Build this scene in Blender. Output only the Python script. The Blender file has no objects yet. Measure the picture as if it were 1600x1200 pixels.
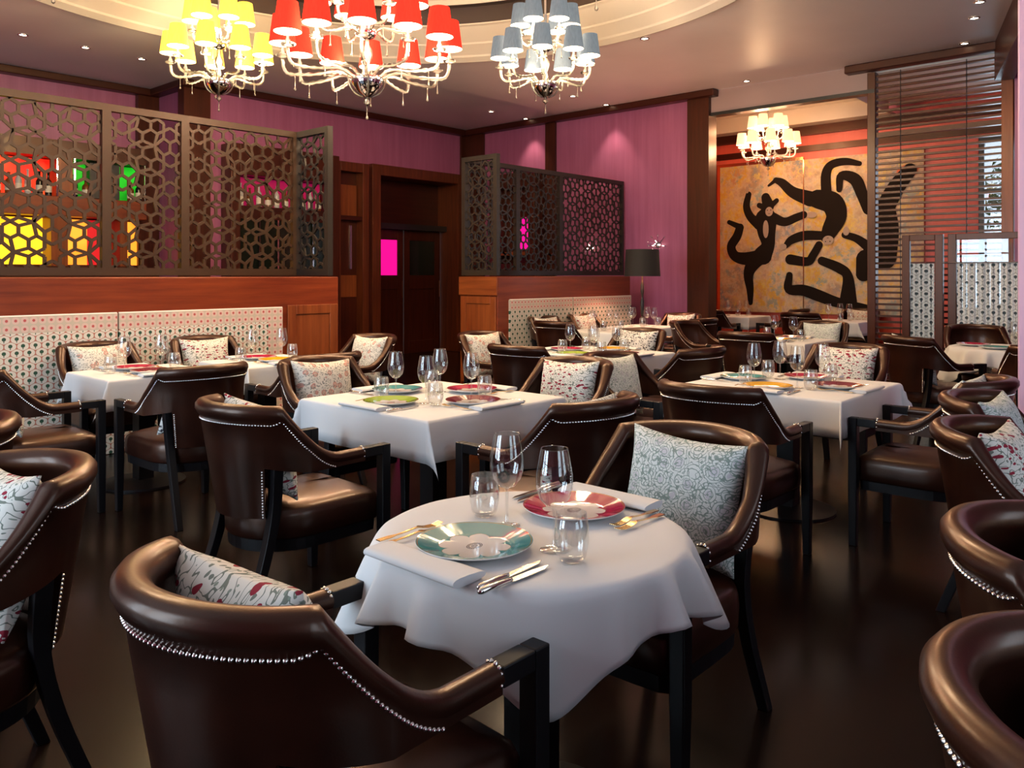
import bpy, math, random
from mathutils import Vector, Matrix
random.seed(7)
PI = math.pi
R = math.radians
col = bpy.context.scene.collection
sc = bpy.context.scene

# ------------------------------------------------------------------ camera, world, light, exposure
cam = bpy.data.cameras.new('camera')
cam.sensor_width = 36.0
cam.lens = 36.0 * 1270 / 1600
cam.shift_y = -170 / 1600
cam.clip_start = 0.05
co = bpy.data.objects.new('camera', cam)
co.location = (0, 0, 1.40)
co.rotation_euler = (R(90), 0, R(-48))
col.objects.link(co)
sc.camera = co
sc.view_settings.view_transform = 'Standard'
sc.view_settings.look = 'None'
sc.view_settings.gamma = 1.0
sc.view_settings.use_curve_mapping = False
sc.view_settings.exposure = 0.2
sc.cycles.max_bounces = 8
sc.cycles.diffuse_bounces = 4
sc.cycles.glossy_bounces = 4
sc.cycles.transparent_max_bounces = 24
sc.cycles.caustics_reflective = False
sc.cycles.caustics_refractive = False
sc.cycles.sample_clamp_indirect = 4.0

w = bpy.data.worlds.new('world')
sc.world = w
w.use_nodes = True
w.node_tree.nodes['Background'].inputs[0].default_value = (0.75, 0.86, 1.0, 1)
w.node_tree.nodes['Background'].inputs[1].default_value = 1.0

def area(name, loc, rot, sx, sy, power, color):
    l = bpy.data.lights.new(name, 'AREA')
    l.shape = 'RECTANGLE'; l.size = sx; l.size_y = sy; l.energy = power; l.color = color
    o = bpy.data.objects.new(name, l); o.location = loc; o.rotation_euler = rot
    col.objects.link(o); return o
# daylight entering the tall windows of the wall behind the camera, one lamp outside each window
DAY = (0.66, 0.83, 1.0)
WINY = (2.9, 5.1)
for wy in WINY:
    area('window_daylight', (-2.95, wy, 1.95), (0, R(-90), 0), 2.9, 1.7, 175, DAY)
area('window_daylight', (13.5, 2.15, 2.2), (0, R(90), 0), 2.2, 1.3, 40, DAY)
WINX = (0.4, 3.2)
for wx in WINX:
    area('window_daylight', (wx, -3.45, 1.95), (R(90), 0, 0), 1.7, 2.9, 55, DAY)

# ------------------------------------------------------------------ materials
def nodes(m):
    m.use_nodes = True
    nt = m.node_tree
    return nt, nt.nodes, nt.links, nt.nodes['Principled BSDF']
def mat(name, c, rough=0.5, metal=0.0, spec=0.5, coat=0.0, emit=None, es=0.0):
    m = bpy.data.materials.new(name)
    nt, n, l, b = nodes(m)
    b.inputs['Base Color'].default_value = (*c, 1)
    b.inputs['Roughness'].default_value = rough
    b.inputs['Metallic'].default_value = metal
    b.inputs['Specular IOR Level'].default_value = spec
    b.inputs['Coat Weight'].default_value = coat
    if emit:
        b.inputs['Emission Color'].default_value = (*emit, 1)
        b.inputs['Emission Strength'].default_value = es
    return m
class NT:
    """tiny node-writing helper"""
    def __init__(s, m):
        s.nt, s.n, s.l, s.b = nodes(m)
    def put(s, sock, v):
        if isinstance(v, bpy.types.NodeSocket): s.l.new(v, sock)
        elif isinstance(v, tuple) and len(v) == 3 and sock.type == 'RGBA': sock.default_value = (*v, 1)
        else: sock.default_value = v
    def math(s, op, a, b=None, c=None):
        nd = s.n.new('ShaderNodeMath'); nd.operation = op
        for i, v in enumerate((a, b, c)):
            if v is not None: s.put(nd.inputs[i], v)
        return nd.outputs[0]
    def mix(s, f, a, b):
        nd = s.n.new('ShaderNodeMix'); nd.data_type = 'RGBA'
        s.put(nd.inputs[0], f); s.put(nd.inputs[6], a); s.put(nd.inputs[7], b)
        return nd.outputs[2]
    def coord(s, kind='Object'):
        return s.n.new('ShaderNodeTexCoord').outputs[kind]
    def mapping(s, v, scale=(1, 1, 1), rot=(0, 0, 0), loc=(0, 0, 0)):
        nd = s.n.new('ShaderNodeMapping'); s.l.new(v, nd.inputs[0])
        nd.inputs['Scale'].default_value = scale; nd.inputs['Rotation'].default_value = rot
        s.put(nd.inputs['Location'], loc)
        return nd.outputs[0]
    def noise(s, v, scale, detail=3, rough=0.5, out='Fac'):
        nd = s.n.new('ShaderNodeTexNoise'); s.l.new(v, nd.inputs['Vector'])
        nd.inputs['Scale'].default_value = scale; nd.inputs['Detail'].default_value = detail
        nd.inputs['Roughness'].default_value = rough
        return nd.outputs[out]
    def vor(s, v, scale, rnd=1.0, out='Distance', feature='F1'):
        nd = s.n.new('ShaderNodeTexVoronoi'); s.l.new(v, nd.inputs['Vector']); nd.feature = feature
        nd.inputs['Scale'].default_value = scale; nd.inputs['Randomness'].default_value = rnd
        return nd.outputs[out]
    def sep(s, v):
        nd = s.n.new('ShaderNodeSeparateXYZ'); s.l.new(v, nd.inputs[0]); return nd.outputs
    def comb(s, x, y, z=0.0):
        nd = s.n.new('ShaderNodeCombineXYZ')
        for i, v in enumerate((x, y, z)): s.put(nd.inputs[i], v)
        return nd.outputs[0]
    def ramp(s, f, *stops):
        nd = s.n.new('ShaderNodeValToRGB'); s.l.new(f, nd.inputs[0])
        e = nd.color_ramp.elements
        while len(e) < len(stops): e.new(0.5)
        for el, (p, c) in zip(e, stops):
            el.position = p; el.color = (*c, 1)
        return nd.outputs[0]
    def band(s, f, lo, hi):
        a = s.math('GREATER_THAN', f, lo); b = s.math('LESS_THAN', f, hi)
        return s.math('MULTIPLY', a, b)
    def bump(s, h, strength=0.2, dist=0.01):
        nd = s.n.new('ShaderNodeBump'); s.l.new(h, nd.inputs['Height'])
        nd.inputs['Strength'].default_value = strength; nd.inputs['Distance'].default_value = dist
        s.l.new(nd.outputs[0], s.b.inputs['Normal'])
    def base(s, c): s.put(s.b.inputs['Base Color'], c)
    def set(s, **k):
        for a, v in k.items(): s.put(s.b.inputs[a.replace('_', ' ')], v)

def wood(name, c1, c2, axis='x', rough=0.38, scale=1.0):
    m = bpy.data.materials.new(name); t = NT(m)
    sx = {'x': (0.6, 9, 9), 'y': (9, 0.6, 9), 'z': (9, 9, 0.6)}[axis]
    v = t.mapping(t.coord(), tuple(a * scale for a in sx))
    f = t.noise(v, 2.2, 6, 0.62)
    g = t.noise(t.mapping(t.coord(), (0.7, 0.7, 0.7)), 1.5, 2)
    k = t.math('ADD', t.math('MULTIPLY', f, 0.75), t.math('MULTIPLY', g, 0.25))
    t.base(t.ramp(k, (0.30, c1), (0.72, c2)))
    t.set(Roughness=rough, Coat_Weight=0.12, Coat_Roughness=0.18, Specular_Tint=(1.0, 0.72, 0.55))
    t.bump(f, 0.06, 0.004)
    return m
M = {}
M['wood_x'] = wood('mahogany_wood_x', (0.105, 0.013, 0.005), (0.25, 0.046, 0.012), 'x')
M['wood_z'] = wood('mahogany_wood_z', (0.13, 0.024, 0.007), (0.30, 0.080, 0.020), 'z')
M['wood_y'] = wood('mahogany_wood_y', (0.13, 0.024, 0.007), (0.30, 0.080, 0.020), 'y')
M['dark_x'] = wood('dark_mahogany_x', (0.020, 0.0025, 0.0018), (0.055, 0.008, 0.004), 'x')
M['dark_y'] = wood('dark_mahogany_y', (0.020, 0.0025, 0.0018), (0.055, 0.008, 0.004), 'y')
M['dark_z'] = wood('dark_mahogany_z', (0.026, 0.004, 0.002), (0.075, 0.013, 0.005), 'z')
M['mid_z'] = wood('medium_mahogany_z', (0.055, 0.011, 0.004), (0.16, 0.036, 0.011), 'z')
M['black_wood'] = mat('ebonised_wood', (0.006, 0.005, 0.006), 0.38, spec=0.28)
M['bronze'] = mat('bronzed_metal', (0.034, 0.028, 0.024), 0.40, 0.4)
M['brown_lattice'] = mat('brown_lattice_metal', (0.048, 0.024, 0.011), 0.45, 0.25)
M['chrome'] = mat('polished_chrome', (0.75, 0.75, 0.78), 0.06, 1.0)
M['nail'] = mat('nickel_nails', (0.80, 0.78, 0.74), 0.18, 1.0)
M['steel'] = mat('cutlery_silver', (0.82, 0.78, 0.72), 0.12, 1.0)
M['gold'] = mat('gilt_metal', (0.90, 0.62, 0.28), 0.18, 1.0)
M['cream'] = mat('cream_plaster', (0.64, 0.57, 0.48), 0.6)
M['black'] = mat('black_metal', (0.012, 0.012, 0.013), 0.35)
M['dome_dark'] = mat('dark_brown_band', (0.045, 0.028, 0.022), 0.5)

def plaster(name, c1, c2, streak=True):
    m = bpy.data.materials.new(name); t = NT(m)
    v = t.coord()
    f = t.noise(t.mapping(v, (7, 7, 0.35) if streak else (1, 1, 1)), 2.0, 5, 0.6)
    g = t.noise(t.mapping(v, (0.5, 0.5, 0.5)), 2.0, 3)
    k = t.math('ADD', t.math('MULTIPLY', f, 0.6), t.math('MULTIPLY', g, 0.4))
    t.base(t.ramp(k, (0.3, c1), (0.7, c2))); t.set(Roughness=0.42)
    t.bump(f, 0.05, 0.004)
    return m
M['pink'] = plaster('mauve_silk_plaster', (0.31, 0.080, 0.175), (0.44, 0.138, 0.265))
M['coral'] = plaster('coral_red_plaster', (0.60, 0.085, 0.055), (0.70, 0.12, 0.085))
M['pale_pink'] = plaster('pale_pink_plaster', (0.70, 0.42, 0.60), (0.78, 0.50, 0.68))
M['ceiling'] = plaster('grey_beige_ceiling_paint', (0.83, 0.735, 0.695), (0.87, 0.77, 0.73), False)

def m_floor():
    m = bpy.data.materials.new('dark_polished_floor'); t = NT(m); v = t.coord()
    sp = t.noise(v, 220, 2, 0.7)
    big = t.noise(v, 1.3, 3)
    c = t.ramp(sp, (0.42, (0.003, 0.0014, 0.0010)), (0.75, (0.018, 0.007, 0.004)))
    t.base(t.mix(t.math('MULTIPLY', big, 0.5), c, (0.010, 0.0045, 0.003)))
    t.set(Roughness=0.16, Specular_IOR_Level=0.22)
    t.put(t.b.inputs['Roughness'], t.math('ADD', 0.13, t.math('MULTIPLY', big, 0.16)))
    return m
M['floor'] = m_floor()

def m_leather():
    m = bpy.data.materials.new('brown_leather'); t = NT(m); v = t.coord()
    f = t.noise(v, 6, 4); g = t.vor(v, 240, 1.0)
    t.base(t.ramp(f, (0.3, (0.011, 0.0030, 0.0022)), (0.75, (0.030, 0.0085, 0.0046))))
    t.set(Roughness=0.38, Coat_Weight=0.35, Coat_Roughness=0.22, Coat_Tint=(1.0, 0.62, 0.42), Specular_Tint=(1.0, 0.70, 0.52))
    t.bump(g, 0.05, 0.002)
    return m
M['leather'] = m_leather()

def m_cloth():
    m = bpy.data.materials.new('white_table_linen'); t = NT(m); v = t.coord()
    g = t.noise(v, 350, 2)
    t.base((0.73, 0.725, 0.72)); t.set(Roughness=0.85, Specular_IOR_Level=0.2)
    t.bump(g, 0.05, 0.001)
    return m
M['linen'] = m_cloth()

def glassmat(name, tint=(0.97, 0.98, 0.98), ior=1.5, rough=0.0, boost=1.0):
    m = bpy.data.materials.new(name); m.use_nodes = True
    nt = m.node_tree; n = nt.nodes; l = nt.links; n.clear()
    out = n.new('ShaderNodeOutputMaterial'); mix = n.new('ShaderNodeMixShader')
    tr = n.new('ShaderNodeBsdfTransparent'); tr.inputs[0].default_value = (*tint, 1)
    gl = n.new('ShaderNodeBsdfGlossy'); gl.inputs['Roughness'].default_value = rough
    gl.inputs['Color'].default_value = (1, 1, 1, 1)
    fr = n.new('ShaderNodeLayerWeight'); fr.inputs[0].default_value = 0.5          # two-sided Schlick reflectance
    pw = n.new('ShaderNodeMath'); pw.operation = 'POWER'; pw.inputs[1].default_value = 3.2
    mu = n.new('ShaderNodeMath'); mu.operation = 'MULTIPLY_ADD'; mu.inputs[1].default_value = 0.75; mu.inputs[2].default_value = 0.05 * boost; mu.use_clamp = True
    l.new(fr.outputs['Facing'], pw.inputs[0]); l.new(pw.outputs[0], mu.inputs[0]); l.new(mu.outputs[0], mix.inputs[0])
    l.new(tr.outputs[0], mix.inputs[1]); l.new(gl.outputs[0], mix.inputs[2]); l.new(mix.outputs[0], out.inputs[0])
    return m
M['glass'] = glassmat('clear_glass', tint=(0.94, 0.95, 0.95), boost=2.2)
M['pane'] = glassmat('window_glass')
M['crystal'] = None
def m_crystal():
    m = bpy.data.materials.new('blown_chandelier_glass'); m.use_nodes = True
    nt = m.node_tree; n = nt.nodes; l = nt.links; n.clear()
    out = n.new('ShaderNodeOutputMaterial'); mix = n.new('ShaderNodeMixShader'); mix2 = n.new('ShaderNodeMixShader')
    tr = n.new('ShaderNodeBsdfTransparent'); tr.inputs[0].default_value = (0.97, 0.94, 0.90, 1)
    di = n.new('ShaderNodeBsdfTranslucent'); di.inputs[0].default_value = (0.98, 0.94, 0.88, 1)
    gl = n.new('ShaderNodeBsdfGlossy'); gl.inputs['Roughness'].default_value = 0.08
    fr = n.new('ShaderNodeLayerWeight'); fr.inputs[0].default_value = 0.45
    mix2.inputs[0].default_value = 0.45
    l.new(tr.outputs[0], mix2.inputs[1]); l.new(di.outputs[0], mix2.inputs[2])
    l.new(fr.outputs['Fresnel'], mix.inputs[0]); l.new(mix2.outputs[0], mix.inputs[1]); l.new(gl.outputs[0], mix.inputs[2])
    l.new(mix.outputs[0], out.inputs[0])
    return m
M['crystal'] = m_crystal()

def emis(name, c, s, var=None):
    m = bpy.data.materials.new(name); t = NT(m)
    t.base(c); t.set(Roughness=0.5)
    cc = c
    if var:
        f = t.noise(t.coord(), 2.3, 2)
        cc = t.ramp(f, (0.35, c), (0.65, var))
    t.put(t.b.inputs['Emission Color'], cc); t.b.inputs['Emission Strength'].default_value = s
    return m
M['bulb'] = emis('lit_bulb', (1.0, 0.80, 0.55), 22)
M['spot_disc'] = emis('downlight_lens', (1.0, 0.84, 0.62), 9)

def shade_mat(name, c, es=0.55):
    m = bpy.data.materials.new(name); m.use_nodes = True
    nt = m.node_tree; n = nt.nodes; l = nt.links; n.clear()
    out = n.new('ShaderNodeOutputMaterial')
    tc = n.new('ShaderNodeTexCoord'); mp = n.new('ShaderNodeMapping'); no = n.new('ShaderNodeTexNoise')
    mp.inputs['Scale'].default_value = (40, 40, 2.0); l.new(tc.outputs['Object'], mp.inputs[0]); l.new(mp.outputs[0], no.inputs['Vector'])
    no.inputs['Scale'].default_value = 3
    rp = n.new('ShaderNodeValToRGB'); l.new(no.outputs['Fac'], rp.inputs[0])
    rp.color_ramp.elements[0].position = 0.3; rp.color_ramp.elements[0].color = (*[a * 0.8 for a in c], 1)
    rp.color_ramp.elements[1].position = 0.7; rp.color_ramp.elements[1].color = (*c, 1)
    di = n.new('ShaderNodeBsdfDiffuse'); tr = n.new('ShaderNodeBsdfTranslucent')
    for q in (di, tr): l.new(rp.outputs[0], q.inputs[0])
    mix = n.new('ShaderNodeMixShader'); mix.inputs[0].default_value = 0.55
    l.new(di.outputs[0], mix.inputs[1]); l.new(tr.outputs[0], mix.inputs[2])
    em = n.new('ShaderNodeEmission'); l.new(rp.outputs[0], em.inputs[0]); em.inputs[1].default_value = es
    ad = n.new('ShaderNodeAddShader'); l.new(mix.outputs[0], ad.inputs[0]); l.new(em.outputs[0], ad.inputs[1])
    l.new(ad.outputs[0], out.inputs[0])
    return m
M['shade_red'] = shade_mat('red_silk_shade', (0.84, 0.030, 0.018), 0.42)
M['shade_yellow'] = shade_mat('yellow_silk_shade', (0.95, 0.66, 0.09), 0.55)
M['shade_blue'] = shade_mat('slate_blue_silk_shade', (0.10, 0.125, 0.16), 0.5)
M['shade_white'] = shade_mat('peach_white_silk_shade', (0.95, 0.58, 0.36), 0.35)
M['shade_cream'] = shade_mat('cream_silk_shade', (0.95, 0.86, 0.66), 0.45)
M['lining'] = emis('lit_shade_lining', (1.0, 0.86, 0.66), 2.4)

def m_plate(name, c):
    m = bpy.data.materials.new(name); t = NT(m); o = t.sep(t.coord())
    r = t.math('SQRT', t.math('ADD', t.math('MULTIPLY', o[0], o[0]), t.math('MULTIPLY', o[1], o[1])))
    a = t.math('ARCTAN2', o[1], o[0])
    pet = t.math('ABSOLUTE', t.math('SINE', t.math('MULTIPLY', a, 4.0)))
    pet = t.math('POWER', pet, 0.45)
    rim = t.math('ADD', 0.058, t.math('MULTIPLY', pet, 0.028))
    white = t.math('LESS_THAN', r, rim)
    cc = t.mix(white, c, (0.80, 0.74, 0.68))
    gl = t.band(t.math('SUBTRACT', r, rim), 0.0, 0.0012)
    edge = t.band(r, 0.1345, 0.1365)
    cc = t.mix(t.math('MAXIMUM', gl, edge), cc, (0.35, 0.20, 0.06))
    # small dark crest: rings with ticks in the middle
    rr = t.math('SQRT', t.math('ADD', t.math('MULTIPLY', t.math('MULTIPLY', o[0], o[0]), 1.9), t.math('MULTIPLY', o[1], o[1])))
    tick = t.math('GREATER_THAN', t.math('SINE', t.math('MULTIPLY', a, 22)), -0.3)
    e1 = t.math('MULTIPLY', t.band(rr, 0.014, 0.020), tick)
    e2 = t.band(rr, 0.0215, 0.0235); e3 = t.math('MULTIPLY', t.band(rr, 0.003, 0.011), t.math('GREATER_THAN', t.math('SINE', t.math('MULTIPLY', o[0], 1500)), 0.0))
    cc = t.mix(t.math('MAXIMUM', t.math('MAXIMUM', e1, e2), e3), cc, (0.04, 0.035, 0.03))
    t.base(cc); t.set(Roughness=0.07, Coat_Weight=0.6)
    return m
for k, c in dict(teal=(0.075, 0.30, 0.31), crimson=(0.42, 0.018, 0.070), maroon=(0.19, 0.018, 0.035), green=(0.36, 0.50, 0.06), yellow=(0.80, 0.42, 0.015)).items():
    M['plate_' + k] = m_plate(k + '_glazed_plate', c)
M['china'] = mat('white_china', (0.82, 0.80, 0.78), 0.1)

def fabric(name, kind):
    m = bpy.data.materials.new(name); t = NT(m)
    oi = t.n.new('ShaderNodeObjectInfo')
    o = t.sep(t.coord())
    off = t.math('MULTIPLY', oi.outputs['Random'], 7.0)
    v = t.comb(t.math('ADD', o[0], off), t.math('ADD', o[2], off), 0.0)
    wn = t.n.new('ShaderNodeVectorMath'); wn.operation = 'MULTIPLY_ADD'
    t.l.new(t.noise(v, 18, 2, 0.5, 'Color'), wn.inputs[0]); wn.inputs[1].default_value = (0.025,) * 3; t.l.new(v, wn.inputs[2])
    vw = wn.outputs[0]
    def vines(scale, k, wid):
        f = t.math('FRACT', t.math('MULTIPLY', t.noise(v, scale, 1, 0.4), k))
        return t.band(f, 0.5 - wid, 0.5 + wid)
    def leaves(scale, rot, thr, st=(1, 2.2, 1), sel=0.5):
        vv = t.mapping(vw, st, (0, 0, rot))
        nd = t.n.new('ShaderNodeTexVoronoi'); t.l.new(vv, nd.inputs['Vector']); nd.inputs['Scale'].default_value = scale
        nd.inputs['Randomness'].default_value = 0.8
        s = t.sep(nd.outputs['Color'])[0]
        return t.math('MULTIPLY', t.math('LESS_THAN', nd.outputs['Distance'], thr), t.math('GREATER_THAN', s, sel))
    if kind == 'maroon':
        c = t.mix(vines(34, 5, 0.10), (0.74, 0.71, 0.64), (0.20, 0.22, 0.18))
        c = t.mix(leaves(46, 0.5, 0.22), c, (0.26, 0.30, 0.24))
        for a in (0.3, 1.3, 2.4): c = t.mix(leaves(21, a, 0.27, sel=0.60), c, (0.28, 0.025, 0.045))
    elif kind == 'green':
        c = (0.72, 0.74, 0.70)
        d = t.vor(vw, 19, 0.7)
        c = t.mix(t.math('LESS_THAN', d, 0.30), c, (0.62, 0.60, 0.62))
        f = t.math('SINE', t.math('MULTIPLY', d, 40)); c = t.mix(t.band(f, 0.72, 2), c, (0.30, 0.36, 0.32))
        c = t.mix(vines(36, 5, 0.09), c, (0.25, 0.31, 0.27))
        c = t.mix(leaves(44, 0.8, 0.2, sel=0.6), c, (0.28, 0.38, 0.32))
    elif kind == 'rosette':
        c = (0.72, 0.68, 0.60)
        d = t.vor(vw, 17, 0.7)
        c = t.mix(t.math('LESS_THAN', d, 0.30), c, (0.58, 0.30, 0.25))
        c = t.mix(t.math('LESS_THAN', d, 0.17), c, (0.66, 0.45, 0.36))
        c = t.mix(vines(44, 4, 0.11), c, (0.24, 0.25, 0.22))
        c = t.mix(leaves(34, 0.4, 0.2, sel=0.5), c, (0.26, 0.25, 0.22))
    else:
        c = t.mix(vines(32, 4, 0.13), (0.66, 0.64, 0.60), (0.06, 0.055, 0.06))
        c = t.mix(leaves(24, 1.0, 0.24, sel=0.45), c, (0.05, 0.05, 0.06))
    t.base(c); t.set(Roughness=0.85, Specular_IOR_Level=0.15)
    t.bump(t.noise(v, 300, 2), 0.08, 0.001)
    return m
for k in ('maroon', 'green', 'rosette', 'black'):
    M['cush_' + k] = fabric(k + '_print_cotton', k)

def m_panel(name, axis=0, pale=(0.66, 0.62, 0.55), spot=(0.035, 0.085, 0.055), line=(0.42, 0.17, 0.13), top=None, s=0.082, bx=None):
    """honeycomb fabric with a small tree in every cell and a pink dotted border on top"""
    m = bpy.data.materials.new(name); t = NT(m); o = t.sep(t.coord())
    X, Z = o[axis], o[2]
    sx, sz = s, s * 1.25
    def lattice(ox):
        x = t.math('SUBTRACT', t.math('FRACT', t.math('ADD', t.math('DIVIDE', X, sx), ox)), 0.5)
        z = t.math('SUBTRACT', t.math('FRACT', t.math('ADD', t.math('DIVIDE', Z, sz), ox)), 0.5)
        return x, z
    ds = []
    spots = None
    for ox in (0.0, 0.5):
        x, z = lattice(ox)
        zz = t.math('MULTIPLY', z, 1.55)
        d = t.math('SQRT', t.math('ADD', t.math('MULTIPLY', x, x), t.math('MULTIPLY', zz, zz)))
        ds.append(d)
        ax = t.math('ABSOLUTE', x)
        crown = t.math('LESS_THAN', t.math('SQRT', t.math('ADD', t.math('MULTIPLY', x, x), t.math('POWER', t.math('MULTIPLY', t.math('SUBTRACT', z, 0.03), 1.3), 2.0))), 0.17)
        trunk = t.math('MULTIPLY', t.math('LESS_THAN', ax, 0.035), t.band(z, -0.22, 0.0))
        sp = t.math('MAXIMUM', crown, trunk)
        spots = sp if spots is None else t.math('MAXIMUM', spots, sp)
    dm = t.math('MINIMUM', ds[0], ds[1])
    edge = t.math('GREATER_THAN', dm, 0.46)
    diff = t.math('LESS_THAN', t.math('ABSOLUTE', t.math('SUBTRACT', ds[0], ds[1])), 0.05)
    c = t.mix(t.math('MAXIMUM', edge, diff), pale, line)
    c = t.mix(spots, c, spot)
    if top is not None:
        q = s * 0.72
        zf = t.math('FRACT', t.math('DIVIDE', t.math('SUBTRACT', top, Z), 0.062))
        xr = t.math('FRACT', t.math('DIVIDE', X, q))
        dd = t.math('SQRT', t.math('ADD', t.math('POWER', t.math('SUBTRACT', xr, 0.5), 2.0), t.math('POWER', t.math('SUBTRACT', zf, 0.5), 2.0)))
        pc = t.mix(t.math('LESS_THAN', dd, 0.17), (0.62, 0.46, 0.40), (0.46, 0.10, 0.10))
        pc = t.mix(t.math('GREATER_THAN', dd, 0.44), pc, (0.50, 0.44, 0.36))
        reg = t.math('GREATER_THAN', Z, top - 0.124)
        if bx is not None: reg = t.math('MAXIMUM', reg, t.math('GREATER_THAN', X, bx))
        c = t.mix(reg, c, pc)
    t.base(c); t.set(Roughness=0.8, Specular_IOR_Level=0.2)
    t.bump(t.noise(t.coord(), 250, 2), 0.06, 0.001)
    return m
M['panel_fabric'] = m_panel('tree_honeycomb_fabric', 0, top=0.575)
M['panel_fabric_end'] = m_panel('tree_honeycomb_fabric_bordered', 0, top=0.575, bx=1.32)
M['panel_fabric_far'] = m_panel('tree_honeycomb_fabric_greyish', 0, pale=(0.58, 0.54, 0.47), line=(0.50, 0.42, 0.35), top=0.575, s=0.085)
M['curtain'] = m_panel('tree_honeycomb_curtain', 1, pale=(0.72, 0.77, 0.80), spot=(0.06, 0.09, 0.11), line=(0.36, 0.40, 0.42), s=0.105)
M['piping'] = mat('white_piping', (0.78, 0.70, 0.64), 0.7)

# ------------------------------------------------------------------ mesh helpers
class MB:
    def __init__(s): s.v = []; s.f = []
    def add(s, v, f):
        n = len(s.v); s.v += [tuple(a) for a in v]; s.f += [tuple(i + n for i in q) for q in f]; return s
    def box(s, x0, x1, y0, y1, z0, z1):
        v = [(x, y, z) for z in (z0, z1) for y in (y0, y1) for x in (x0, x1)]
        return s.add(v, [(0, 2, 3, 1), (4, 5, 7, 6), (0, 1, 5, 4), (2, 6, 7, 3), (0, 4, 6, 2), (1, 3, 7, 5)])
    def bar(s, a, b, wd, hd, up=(0, 0, 1)):
        a, b = Vector(a), Vector(b); d = (b - a).normalized(); u = Vector(up)
        if abs(d.dot(u)) > 0.98: u = Vector((0, 1, 0))
        sd = d.cross(u).normalized() * wd / 2; up2 = sd.cross(d).normalized() * hd / 2
        v = [p + i * sd + j * up2 for p in (a, b) for j in (-1, 1) for i in (-1, 1)]
        return s.add(v, [(0, 2, 3, 1), (4, 5, 7, 6), (0, 1, 5, 4), (2, 6, 7, 3), (0, 4, 6, 2), (1, 3, 7, 5)])
    def lathe(s, prof, seg=24, c=(0, 0, 0), cap=False):
        n = len(prof); v = []
        for i in range(seg):
            a = 2 * PI * i / seg; ca, sa = math.cos(a), math.sin(a)
            v += [(c[0] + r * ca, c[1] + r * sa, c[2] + z) for r, z in prof]
        f = [(i * n + j, ((i + 1) % seg) * n + j, ((i + 1) % seg) * n + j + 1, i * n + j + 1) for i in range(seg) for j in range(n - 1)]
        if cap:
            f.append(tuple(i * n for i in range(seg))[::-1]); f.append(tuple(i * n + n - 1 for i in range(seg)))
        return s.add(v, f)
    def tube(s, pts, rad, seg=8):
        pts = [Vector(p) for p in pts]; n = len(pts)
        if not isinstance(rad, (list, tuple)): rad = [rad] * n
        v = []; side = None
        for i, p in enumerate(pts):
            d = (pts[min(i + 1, n - 1)] - pts[max(i - 1, 0)]).normalized()
            if side is None:
                side = d.cross(Vector((0, 0, 1)))
                if side.length < 0.05: side = d.cross(Vector((0, 1, 0)))
            side = (side - d * side.dot(d)).normalized(); up = d.cross(side)
            v += [p + (side * math.cos(2 * PI * k / seg) + up * math.sin(2 * PI * k / seg)) * rad[i] for k in range(seg)]
        f = [(i * seg + k, i * seg + (k + 1) % seg, (i + 1) * seg + (k + 1) % seg, (i + 1) * seg + k) for i in range(n - 1) for k in range(seg)]
        f += [tuple(range(seg))[::-1], tuple((n - 1) * seg + k for k in range(seg))]
        return s.add(v, f)
    def ball(s, c, r, seg=10, rings=6, sz=1.0):
        return s.lathe([(max(r * math.sin(PI * i / rings), 1e-4), -r * sz * math.cos(PI * i / rings)) for i in range(rings + 1)], seg, c)
    def build(s, name, m, parent=None, smooth=False, angle=None, loc=None, bevel=0):
        me = bpy.data.meshes.new(name)
        me.from_pydata(s.v, [], s.f); me.validate()
        me.materials.append(M[m] if isinstance(m, str) else m)
        if smooth:
            me.polygons.foreach_set('use_smooth', [True] * len(me.polygons))
        o = bpy.data.objects.new(name, me); col.objects.link(o)
        if parent: o.parent = parent
        if loc: o.location = loc
        if angle:
            me.set_sharp_from_angle(angle=R(angle))
        if bevel:
            b = o.modifiers.new('bevel', 'BEVEL'); b.width = bevel; b.segments = 2; b.limit_method = 'ANGLE'
        return o
def bez(pts, n=10):
    """Catmull-Rom through points"""
    P = [Vector(p) for p in pts]; P = [2 * P[0] - P[1]] + P + [2 * P[-1] - P[-2]]
    out = []
    for i in range(1, len(P) - 2):
        for k in range(n):
            t = k / n; a, b, c, d = P[i - 1:i + 3]
            out.append(0.5 * ((2 * b) + (c - a) * t + (2 * a - 5 * b + 4 * c - d) * t * t + (3 * b - a - 3 * c + d) * t ** 3))
    out.append(P[-2]); return out
def tag(o, label=None, cat=None, group=None, kind=None):
    if label: o['label'] = label
    if cat: o['category'] = cat
    if group: o['group'] = group
    if kind: o['kind'] = kind
    return o
def thing(name, label, cat, loc=(0, 0, 0), rz=0.0, group=None):
    o = bpy.data.objects.new(name, None); o.empty_display_size = 0.1
    col.objects.link(o); o.location = loc; o.rotation_euler = (0, 0, rz)
    return tag(o, label, cat, group)
def struct(name, mb, m, parent=None, **k):
    o = mb.build(name, m, parent, **k)
    if not parent: o['kind'] = 'structure'
    return o
def tree_copy(o, parent=None):
    c = o.copy(); col.objects.link(c); c.parent = parent
    for ch in o.children: tree_copy(ch, c)
    return c
def dup(proto, loc, rz, label, group=None):
    if proto.get('used'): o = tree_copy(proto)
    else: o = proto
    proto['used'] = 1
    if 'used' in o and o is not proto: del o['used']
    o.location = loc; o.rotation_euler = (0, 0, rz); o['label'] = label
    if group: o['group'] = group
    elif 'group' in o: del o['group']
    return o
PROTOS = []

# ------------------------------------------------------------------ the room
XR, YM, YB, CZ = 10.65, 10.75, 11.75, 4.06
struct('floor', MB().box(-2.8, 13.1, -3.2, 12.0, -0.1, 0.0), 'floor')
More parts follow.
